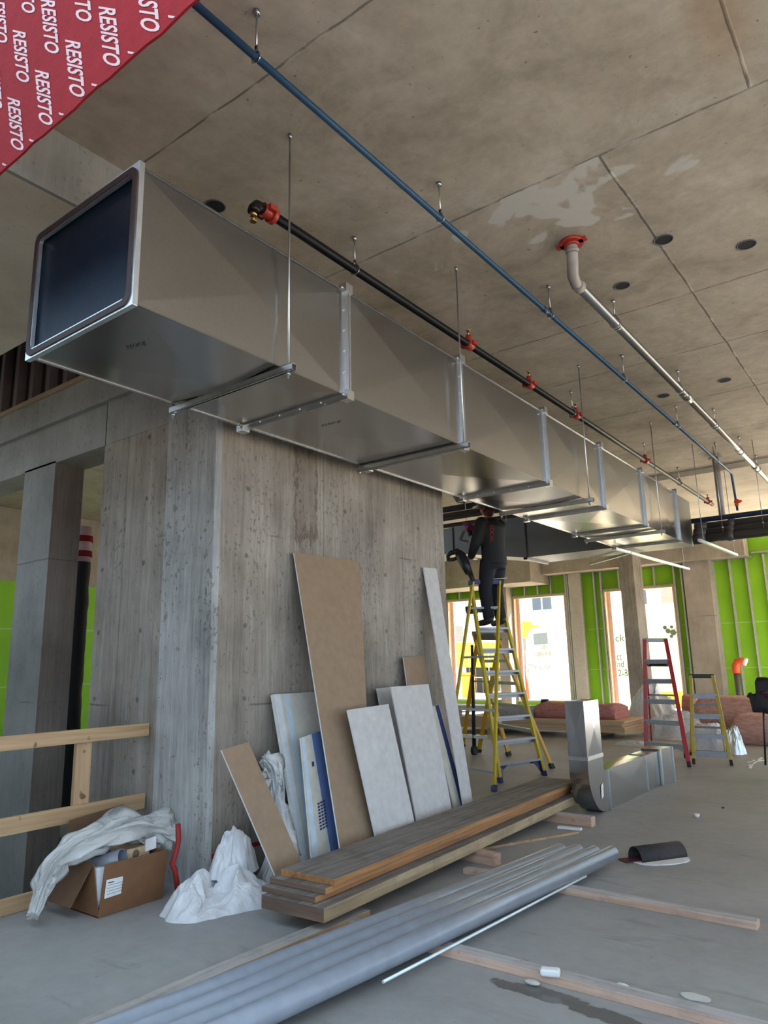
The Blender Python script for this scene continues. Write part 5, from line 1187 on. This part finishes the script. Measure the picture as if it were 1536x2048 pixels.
# ================================================================== CARDBOARD BOX
def ob(px, py, x): return onx(px, py, x)
bx = -4.47
A_, B_, C_, D_ = ob(196, 1841, bx), ob(325, 1793, bx), ob(335, 1697, bx), ob(215, 1735, bx)
y0, y1_ = A_.y, B_.y; hz = .312; xb_ = -4.93
t = thing('cardboard_box', 'open brown cardboard box with a white label full of pipe fittings', 'box', (-4.7, (y0+y1_)/2, 0))
b = B(); w_ = .006
b.hexa([(bx, y0, .002), (bx, y1_, .002), (bx-w_, y1_, .002), (bx-w_, y0, .002), (bx, y0+.03, hz), (bx+.02, y1_+.02, hz), (bx+.02-w_, y1_+.02, hz), (bx-w_, y0+.03, hz)])
b.box((xb_, y0, .002), (xb_+w_, y1_, hz)); b.box((xb_, y1_-w_, .002), (bx, y1_, hz)); b.box((xb_, y0, .002), (bx, y1_, .008))
b.prism([(bx, y0, .004), (bx-.09, y0, .31), (xb_, y0, .31), (xb_, y0, .004)], (0, w_, 0))
obj('carton', b, 'cardboard', t)
b = B(); n0 = Vector((xb_+.02, y0+.003, .31)); n1 = Vector((bx-.09, y0+.003, .31)); b.prism([n0, n1, n1+Vector((-.02, -.13, -.235)), n0+Vector((-.03, -.14, -.235))], (0, -.005, .001)); obj('flap', b, 'cardin', t)
b = B(); b.prism([(xb_, y0+.02, hz), (xb_, y1_-.02, hz), (xb_-.05, y1_, .56), (xb_-.05, y0+.06, .52)], (-.005, 0, 0)); obj('flap', b, 'cardin', t)
b = B(); p = [ob(px, py, bx+.004) for px, py in ((208, 1798), (253, 1783), (257, 1750), (213, 1760))]; b.prism(p, (.002, 0, 0)); lb = obj('paper_label', b, 'label', t)
b = B()
for k in range(5):
    a, c = p[3].lerp(p[0], .15+.16*k), p[2].lerp(p[1], .15+.16*k); b.prism([a.lerp(c, .08)+Vector((.0025, 0, 0)), a.lerp(c, .35 if k == 0 else .8)+Vector((.0025, 0, 0)), a.lerp(c, .35 if k == 0 else .8)+Vector((.0025, 0, -.006 if k == 0 else -.002)), a.lerp(c, .08)+Vector((.0025, 0, -.006 if k == 0 else -.002))], (.0005, 0, 0))
obj('label_print', b, 'inkblack', lb)
# contents
p = Vector((-4.60, y0+.17, .30))
b = B(); b.pipe(p+Vector((-.14, -.09, -.06)), p+Vector((.08, .02, .01)), .062, .007, 20, 0, 1); tag(obj('pipe_elbow', b, ['pvc', 'pvcin'], loc=p), 'grey plastic pipe fitting sticking out of the cardboard box', 'pipe fitting')
b = B(); b.hexa([(p.x-.1, y0+.02, .03), (p.x+.09, y0+.012, .05), (p.x+.10, y0+.11, .03), (p.x-.1, y0+.12, .03), (p.x-.1, y0+.02, .26), (p.x+.05, y0+.015, .29), (p.x+.10, y0+.11, .28), (p.x-.1, y0+.12, .26)]); tag(obj('white_bag', b, 'bag', loc=(p.x, y0+.06, .03), bevel=.02), 'white plastic bag stuffed inside the front of the cardboard box', 'bag')
b = B(); b.box((-4.78, y0+.26, .05), (-4.58, y0+.44, .34)); tag(obj('small_carton', b, 'ply', loc=(-4.68, y0+.35, .05), bevel=.004), 'small brown carton standing inside the big cardboard box', 'box')
b = B(); b.prism([(-4.57, y0+.40, .30), (-4.56, y0+.48, .31), (-4.58, y0+.49, .385), (-4.59, y0+.41, .375)], (-.01, 0, 0)); tag(obj('paper_pad', b, 'label', loc=(-4.58, y0+.44, .30)), 'small white paper tag standing in the back of the cardboard box', 'paper')
b = B(); b.ball((-4.63, y0+.27, .31), .05, 2, (1, .8, .6)); b.ball((-4.60, y0+.33, .30), .035, 2); tag(obj('copper_fitting', b, 'boardend', loc=(-4.62, y0+.3, .26)), 'brown bagged fittings lying in the cardboard box', 'fittings')

# plastic draped over the box
def sweep(path, radii, n=64, seed=0, amp=.25, flat=(1, 1)):
    b = B(); rings = []
    path = [Vector(p) for p in path]
    P2, R2 = [], []
    m = 8
    for i in range(len(path)-1):
        for k in range(m):
            f = k/m; f2 = f*f*(3-2*f); P2.append(path[i].lerp(path[i+1], f)); R2.append(radii[i]+(radii[i+1]-radii[i])*f2)
    P2.append(path[-1]); R2.append(radii[-1])
    for _ in range(6):
        P2 = [P2[0]]+[(P2[i-1]+P2[i]*2+P2[i+1])/4 for i in range(1, len(P2)-1)]+[P2[-1]]
    up = Vector((1, 0, 0))
    for i, p in enumerate(P2):
        d = (P2[min(i+1, len(P2)-1)]-P2[max(i-1, 0)]).normalized(); sx = d.cross(up).normalized(); u = sx.cross(d).normalized(); ring = []
        for k in range(n):
            a_ = 2*math.pi*k/n; v = sx*math.cos(a_)*flat[0]+u*math.sin(a_)*flat[1]
            fold = (abs(noise.noise((math.cos(a_)*2.6+seed, math.sin(a_)*2.6, i*.05)))*1.6-.4) + (abs(noise.noise((math.cos(a_)*6+seed, math.sin(a_)*6, i*.06)))*1.2-.3) + .25*noise.noise((math.cos(a_)*5, math.sin(a_)*5+seed, i*.25))
            ring.append(p+v*R2[i]*(1-amp+amp*1.6*fold))
            ring[-1].z = max(ring[-1].z, .004)
        rings.append(b._v(ring))
    for i in range(len(rings)-1):
        for k in range(n):
            f = b.bm.faces.new([rings[i][k], rings[i][(k+1) % n], rings[i+1][(k+1) % n], rings[i+1][k]]); f.smooth = True
    b.bm.faces.new(rings[0][::-1]); b.bm.faces.new(rings[-1]); return b
bp = -4.66
path = [ob(346, 1668, bp+.02), ob(320, 1660, bp), ob(260, 1650, bp), ob(205, 1668, bp), ob(150, 1694, bp-.02), ob(112, 1722, bp-.06), ob(92, 1762, bp-.08), ob(80, 1795, bp-.06), ob(66, 1832, bp)]
b = sweep(path, [.13, .165, .15, .145, .13, .12, .10, .065, .055], amp=.42, seed=2.3, flat=(1, .9))
tag(obj('plastic_wrap', b, 'bag2', loc=path[4]), 'long milky plastic sheet draped over the cardboard box and hanging to the floor', 'plastic sheet')

# crumpled bags and rubble
def ridge(p): return 1-abs(noise.noise(p))*2.0
def crumple(name, label, c, r, seed, mat, sc=(1, 1, 1), amp=.45, cat='bag', group=None, sub=4):
    nr, na = 30, 90
    b = B(); rows = []
    S = Vector((seed*3.1, seed*1.7, seed))
    for i in range(nr+1):
        t_ = i/nr; row = []
        for k in range(na):
            a_ = 2*math.pi*k/na; ca, sa = math.cos(a_), math.sin(a_)
            out = 1+.28*noise.noise(Vector((ca*1.4, sa*1.4, 0))+S)+.10*noise.noise(Vector((ca*4, sa*4, 0))+S)
            x, y = ca*t_*out, sa*t_*out
            q = Vector((x*1.5, y*1.5, 0))+S
            q = q+Vector((noise.noise(q*1.3), noise.noise(q*1.3+Vector((9, 3, 1))), 0))*.5
            f = .62*ridge(q*1.1)+.30*ridge(q*2.3+Vector((4, 1, 0)))+.13*ridge(q*5.1)
            prof = (1-t_**2.6)
            z = prof*(1-amp*.75+amp*.95*f)+.05*(1-t_)*0
            z = max(z, 0)
            sh = .16*noise.noise(q*1.9+Vector((1, 7, 2)))*prof
            row.append((c[0]+(x+sh)*r*sc[0], c[1]+(y+sh*.6)*r*sc[1], c[2]+.003+z*r*sc[2]*1.25))
        rows.append(b._v(row) if i else [b.bm.verts.new((c[0], c[1], sum(p[2] for p in row)/na))])
    for k in range(na):
        j = (k+1) % na; b.bm.faces.new([rows[0][0], rows[1][k], rows[1][j]])
        for i in range(1, nr): b.bm.faces.new([rows[i][k], rows[i+1][k], rows[i+1][j], rows[i][j]])
    low = [b.bm.verts.new((v.co.x, v.co.y, c[2]+.001)) for v in rows[-1]]
    for k in range(na):
        j = (k+1) % na; b.bm.faces.new([rows[-1][k], low[k], low[j], rows[-1][j]])
    b.bm.faces.new(low[::-1])
    o = obj(name, b, mat, loc=(c[0], c[1], c[2]), smooth=False); tag(o, label, cat, group); return o
def px_blob(name, label, px0, px1, pyb, r, seed, mat, sc, **k):
    a = onz((px0+px1)/2, pyb, 0); rr = (onz(px1, pyb, 0)-onz(px0, pyb, 0)).length/2
    return crumple(name, label, (a.x-.0, a.y+rr*.15, k.pop('z', 0)), rr*r, seed, mat, sc, **k)
q0 = onz(445, 1800, 0)
crumple('white_bag', 'big crumpled white sack on the floor between the box and the drywall', (-4.03, 3.45, 0), .31, 1.4, 'bag', (.95, 1.15, .55), .75)
crumple('white_bag', 'upright white bag slumped against the core above the big crumpled sack', (-4.13, 3.66, .13), .175, 5.2, 'bag', (.75, 1.0, 1.35), .45)
q0 = onz(537, 1806, 0); crumple('white_bag', 'small white bag at the near end of the plank stack', (q0.x-.02, q0.y+.04, 0), .135, 8.7, 'bag', (.9, 1.1, .80), .6)
crumple('plastic_wrap', 'translucent crumpled wrap between the white sacks and the tilted brown strip', (-4.10, 4.10, 0), .17, 3.1, 'poly', (1, 1.2, 1.0), .6)
# broken plaster heap behind the tilted strip
random.seed(4)
a = onx(545, 1600, -4.2)
for k in range(16):
    px, py = random.uniform(528, 566), 1516+k*11+random.uniform(-6, 6)
    p = onx(px, py, -4.16+random.uniform(-.05, .06)); s = random.uniform(.03, .065)
    bm = bmesh.new(); bmesh.ops.create_icosphere(bm, subdivisions=1, radius=s)
    for v in bm.verts: v.co *= random.uniform(.6, 1.25)
    b = B(); b.bm.free(); b.bm = bm; bmesh.ops.translate(bm, verts=bm.verts, vec=p)
    tag(obj('plaster_chunk', b, 'rubble', loc=p), 'broken plaster chunk heaped against the core behind the tilted brown strip', 'rubble', 'broken plaster chunks behind the tilted strip')
b = sweep([onx(528, 1515, -4.15), onx(545, 1530, -4.14), onx(550, 1570, -4.13), onx(548, 1640, -4.1), onx(560, 1720, -4.0)], [.06, .10, .11, .13, .15], amp=.5, seed=7.7)
tag(obj('rubble_bag', b, 'poly', loc=onz(555, 1740, 0)), 'torn clear bag holding the broken plaster behind the tilted brown strip', 'bag')
# red snapped line and red tape along the foot of the core
b = B(); b.box((XC-.0, y2, .205), (XC+.006, y2+.65, .235)); tag(obj('red_tape', b, 'redline', loc=(XC, y2+.3, .2)), 'red tape strip along the foot of the concrete core', 'tape')
b = B(); pts = [onx(px, py, XC+.03) for px, py in ((356, 1648), (357, 1680), (352, 1705), (344, 1728), (350, 1740), (356, 1786))]; b.tube(pts, .018, 8); tag(obj('red_strap', b, 'redline', loc=pts[-1]), 'red strap hanging beside the plastic draped on the box', 'strap')

# ================================================================== FAR CLUTTER
# plywood stack behind the yellow ladder
a = onz(1262, 1498, .0); 
yq = 14.2
ax0, ax1 = ony(900, 1480, yq).x, ony(1252, 1480, yq).x
for x, lab in ((ax0+1.0, 'timber skid under the left part of the plywood stack'), (ax1-.7, 'timber skid under the right part of the plywood stack')):
    b = B(); b.box((x-.05, yq+.02, 0), (x+.05, yq+1.25, .12)); tag(obj('timber_skid', b, 'lumberold', loc=(x, yq+.6, 0)), lab, 'lumber', 'skids under the plywood')
z = .121
random.seed(3)
names = ['lowest', 'second from the bottom', 'third from the bottom', 'fourth from the bottom', 'fifth from the bottom', 'uppermost']
for k in range(6):
    dx, dy = random.uniform(-.04, .06)+.05*k, random.uniform(-.03, .03)
    b = B(); b.box((ax0+dx, yq+dy, z), (ax1+dx*.8-.05*k, yq+1.22+dy, z+.036), top=1)
    tag(obj('plywood_sheet', b, ['plyedge', 'ply'], loc=((ax0+ax1)/2, yq+.6, z)), 'plywood sheet stacked behind the ladders, %s of its stack' % names[k], 'plywood', 'plywood stack'); z += .0375
zs = z
def slab(name, label, px0, px1, y, z0, z1, dep, mat, cat, seed=0, group=None):
    xa, xb2 = ony(px0, 1450, y).x, ony(px1, 1450, y).x; b = B(); nx_, nz_ = 24, 5; rows = []
    for i in range(nx_+1):
        x = xa+(xb2-xa)*i/nx_; e = 1-.25*max(0, abs(2*i/nx_-1)-.85)/.15; hh = (z1-z0)*(e+.16*noise.noise((x*1.7+seed, y, 0))); w2 = dep*(1+.08*noise.noise((x*2, seed, 4)))
        rows.append(b._v([(x, y, z0), (x, y-.04, z0+hh*.5), (x, y+.05, z0+hh*.95), (x, y+w2*.5, z0+hh), (x, y+w2*.92, z0+hh*.9), (x, y+w2, z0)]))
    for i in range(nx_):
        for k in range(6):
            f = b.bm.faces.new([rows[i][k], rows[i+1][k], rows[i+1][(k+1) % 6], rows[i][(k+1) % 6]]); f.smooth = k < 4
    b.bm.faces.new(rows[0][::-1]); b.bm.faces.new(rows[-1])
    return tag(obj(name, b, mat, loc=((xa+xb2)/2, y+dep/2, z0)), label, cat, group)
slab('insulation_batt', 'pink insulation batts lying on the plywood behind the elbow duct', 1072, 1232, 14.45, zs+.003, zs+.30, .85, 'insul', 'insulation', 1)
slab('insulation_batt', 'grey insulation roll lying on the plywood behind the tall yellow ladder', 985, 1070, 14.45, zs+.003, zs+.22, .8, 'greybatt', 'insulation', 4)
slab('insulation_batt', 'large salmon insulation batts piled behind the short yellow ladder', 1388, 1600, 15.2, .003, .78, 1.0, 'insul2', 'insulation', 8)
slab('insulation_batt', 'salmon insulation batt bulging in front of the larger pile at right', 1462, 1600, 14.3, .003, .52, .8, 'insul2', 'insulation', 12)
slab('insulation_batt', 'small pink insulation piece between the red and short yellow ladders', 1366, 1392, 16.2, .003, .75, .5, 'insul', 'insulation', 3)
c = ony(1285, 1460, 14.2); crumple('plastic_bundle', 'white plastic wrapped bundle on the floor behind the red ladder', (c.x+.42, 15.0, 0), .62, 6.3, 'bag', (1.15, .6, .62), .6, 'plastic')
c = ony(1240, 1440, 16.2); crumple('plastic_bundle', 'tall white plastic sheet heaped at the foot of the square far column', (c.x+.45, 17.1, 0), .72, 2.3, 'bag', (.8, .7, 1.0), .5, 'plastic')
c = ony(1420, 1460, 13.6); crumple('plastic_bundle', 'rounded white plastic bundle on the floor behind the short yellow ladder', (c.x, 13.5, 0), .46, 9.4, 'bag', (1.05, .7, .72), .35, 'plastic')
c = ony(1464, 1470, 12.9); crumple('plastic_wrap', 'crumpled silver film beside the right rail of the short yellow ladder', (c.x+.02, 12.95, 0), .22, 4.4, 'strut', (.7, .6, 1.5), .7, 'film')
c = ony(1205, 1490, 13.2); crumple('plastic_wrap', 'flat clear film on the floor in front of the plywood end', (c.x+.5, 13.4, 0), .3, 7.4, 'bag2', (1.2, .5, .22), .5, 'film')
t = thing('yellow_bag', 'yellow and brown packaging lying on the pink insulation', 'package', ony(1112, 1415, 14.8))
q = ony(1112, 1411, 14.8)+Vector((0, 0, .03)); b = B(); b.hexa([(q.x-.2, 14.7, q.z-.06), (q.x+.3, 14.7, q.z-.05), (q.x+.3, 15.0, q.z-.05), (q.x-.2, 15.0, q.z-.06), (q.x-.2, 14.75, q.z+.06), (q.x+.26, 14.75, q.z+.05), (q.x+.26, 15, q.z+.05), (q.x-.2, 15, q.z+.06)]); obj('sack', b, 'orangeboard', t, bevel=.02)
b = B(); b.tube([(q.x-.32, 14.8, q.z+.03), (q.x-.18, 14.8, q.z+.03)], .07, 12); obj('cap', b, 'black', t)
t = thing('steel_beams', 'bundle of light steel studs lying on the floor before the middle window', 'studs', ony(980, 1420, 17))
for k in range(3):
    b = B(); xa, xb2 = ony(885, 1420, 17).x, ony(1140, 1420, 17).x; b.box((xa, 16.6+.2*k, .3+.0*k), (xb2, 16.75+.2*k, .42)); obj('stud', b, 'stud', t)
b = B(); b.box((xa+.4, 16.55, 0), (xa+.5, 17.2, .3)); b.box((xb2-.6, 16.55, 0), (xb2-.5, 17.2, .3)); obj('bearer', b, 'lumberold', t)
# hose standpipe with orange elbow by the facade
q = F(1482, 1420, 20.9)
p0 = onz(1486, 1424, .0); yy = 20.6; top = ony(1473, 1345, yy); bot = ony(1486, 1420, yy)
t = thing('standpipe', 'dark upright pipe with orange elbow in front of the green wall', 'pipe', (bot.x, yy, 0))
b = B(); b.tube([(top.x, yy, 0), (top.x, yy, top.z)], .075, 12); obj('upright', b, 'pvcdark', t)
b = B(); b.tube([(top.x, yy, top.z-.02), (top.x, yy, top.z+.16), (top.x+.05, yy, top.z+.26), (top.x+.16, yy, top.z+.28), (top.x+.2, yy, top.z+.28)], .10, 12); obj('elbow', b, 'orange', t)
b = B(); b.tube([(top.x+.2, yy, top.z+.28), (top.x+.27, yy, top.z+.25)], .10, 12); obj('cap', b, 'label', t)
# black tool pouch hung on a slim stand at the right edge
foot = onz(1531, 1530, 0); yy = foot.y
t = thing('tool_stand', 'slim black stand holding black harness and tools at the right edge', 'stand', foot)
b = B(); b.tube([foot, ony(1526, 1400, yy)], .014, 8); obj('pole', b, 'black', t)
b = B(); p = ony(1517, 1392, yy)
for (dx, dz, w2, h2, d2, sk) in ((.08, .02, .13, .20, .10, .03), (-.03, -.10, .08, .13, .08, -.02), (.15, -.13, .09, .12, .09, .02), (.04, .19, .07, .08, .07, .04), (.17, .14, .08, .12, .08, 0)):
    o_ = p+Vector((dx, 0, dz)); b.hexa([o_+Vector(v) for v in ((-w2*.8, -d2, -h2), (w2*.9, -d2, -h2), (w2*.9, d2, -h2), (-w2*.8, d2, -h2), (-w2+sk, -d2*.8, h2), (w2*.8+sk, -d2*.8, h2), (w2*.8+sk, d2*.8, h2), (-w2+sk, d2*.8, h2))])
hn = obj('harness', b, 'black', t)
md = hn.modifiers.new('remesh', 'REMESH'); md.mode = 'VOXEL'; md.voxel_size = .018; md.use_smooth_shade = True
md = hn.modifiers.new('smooth', 'SMOOTH'); md.factor = .5; md.iterations = 5
b = B(); b.tube([ony(1514, 1398, yy), ony(1504, 1394, yy), ony(1496, 1389, yy)], [.04, .035, .04], 8); b.tube([ony(1497, 1389, yy), ony(1504, 1387, yy)], .02, 8); obj('strap', b, 'boot', t)
b = B(); p = ony(1520, 1386, yy-.12); b.tube([p, p+Vector((.12, 0, .01))], .02, 8); b.tube([p+Vector((.05, 0, -.05)), p+Vector((.14, 0, -.06))], .015, 8); obj('buckle', b, 'rollred', t)
# wheeled trolley mast behind the ladder
p = onz(949, 1510, 0); yy = p.y
t = thing('duct_lift', 'dark mast on a caster wheel behind the tall yellow ladder', 'lift', p)
b = B(); b.tube([(p.x, yy, .1), ony(944, 1290, yy)], [.035, .025], 8); obj('mast', b, 'boot', t)
b = B(); b.tube([(p.x-.03, yy, .075), (p.x+.03, yy, .075)], .075, 14); obj('caster_wheel', b, 'rubber', t)
b = B(); b.beam((p.x-.25, yy, .30), (p.x+.25, yy, .30), .06, .05); obj('base', b, 'steel', t)
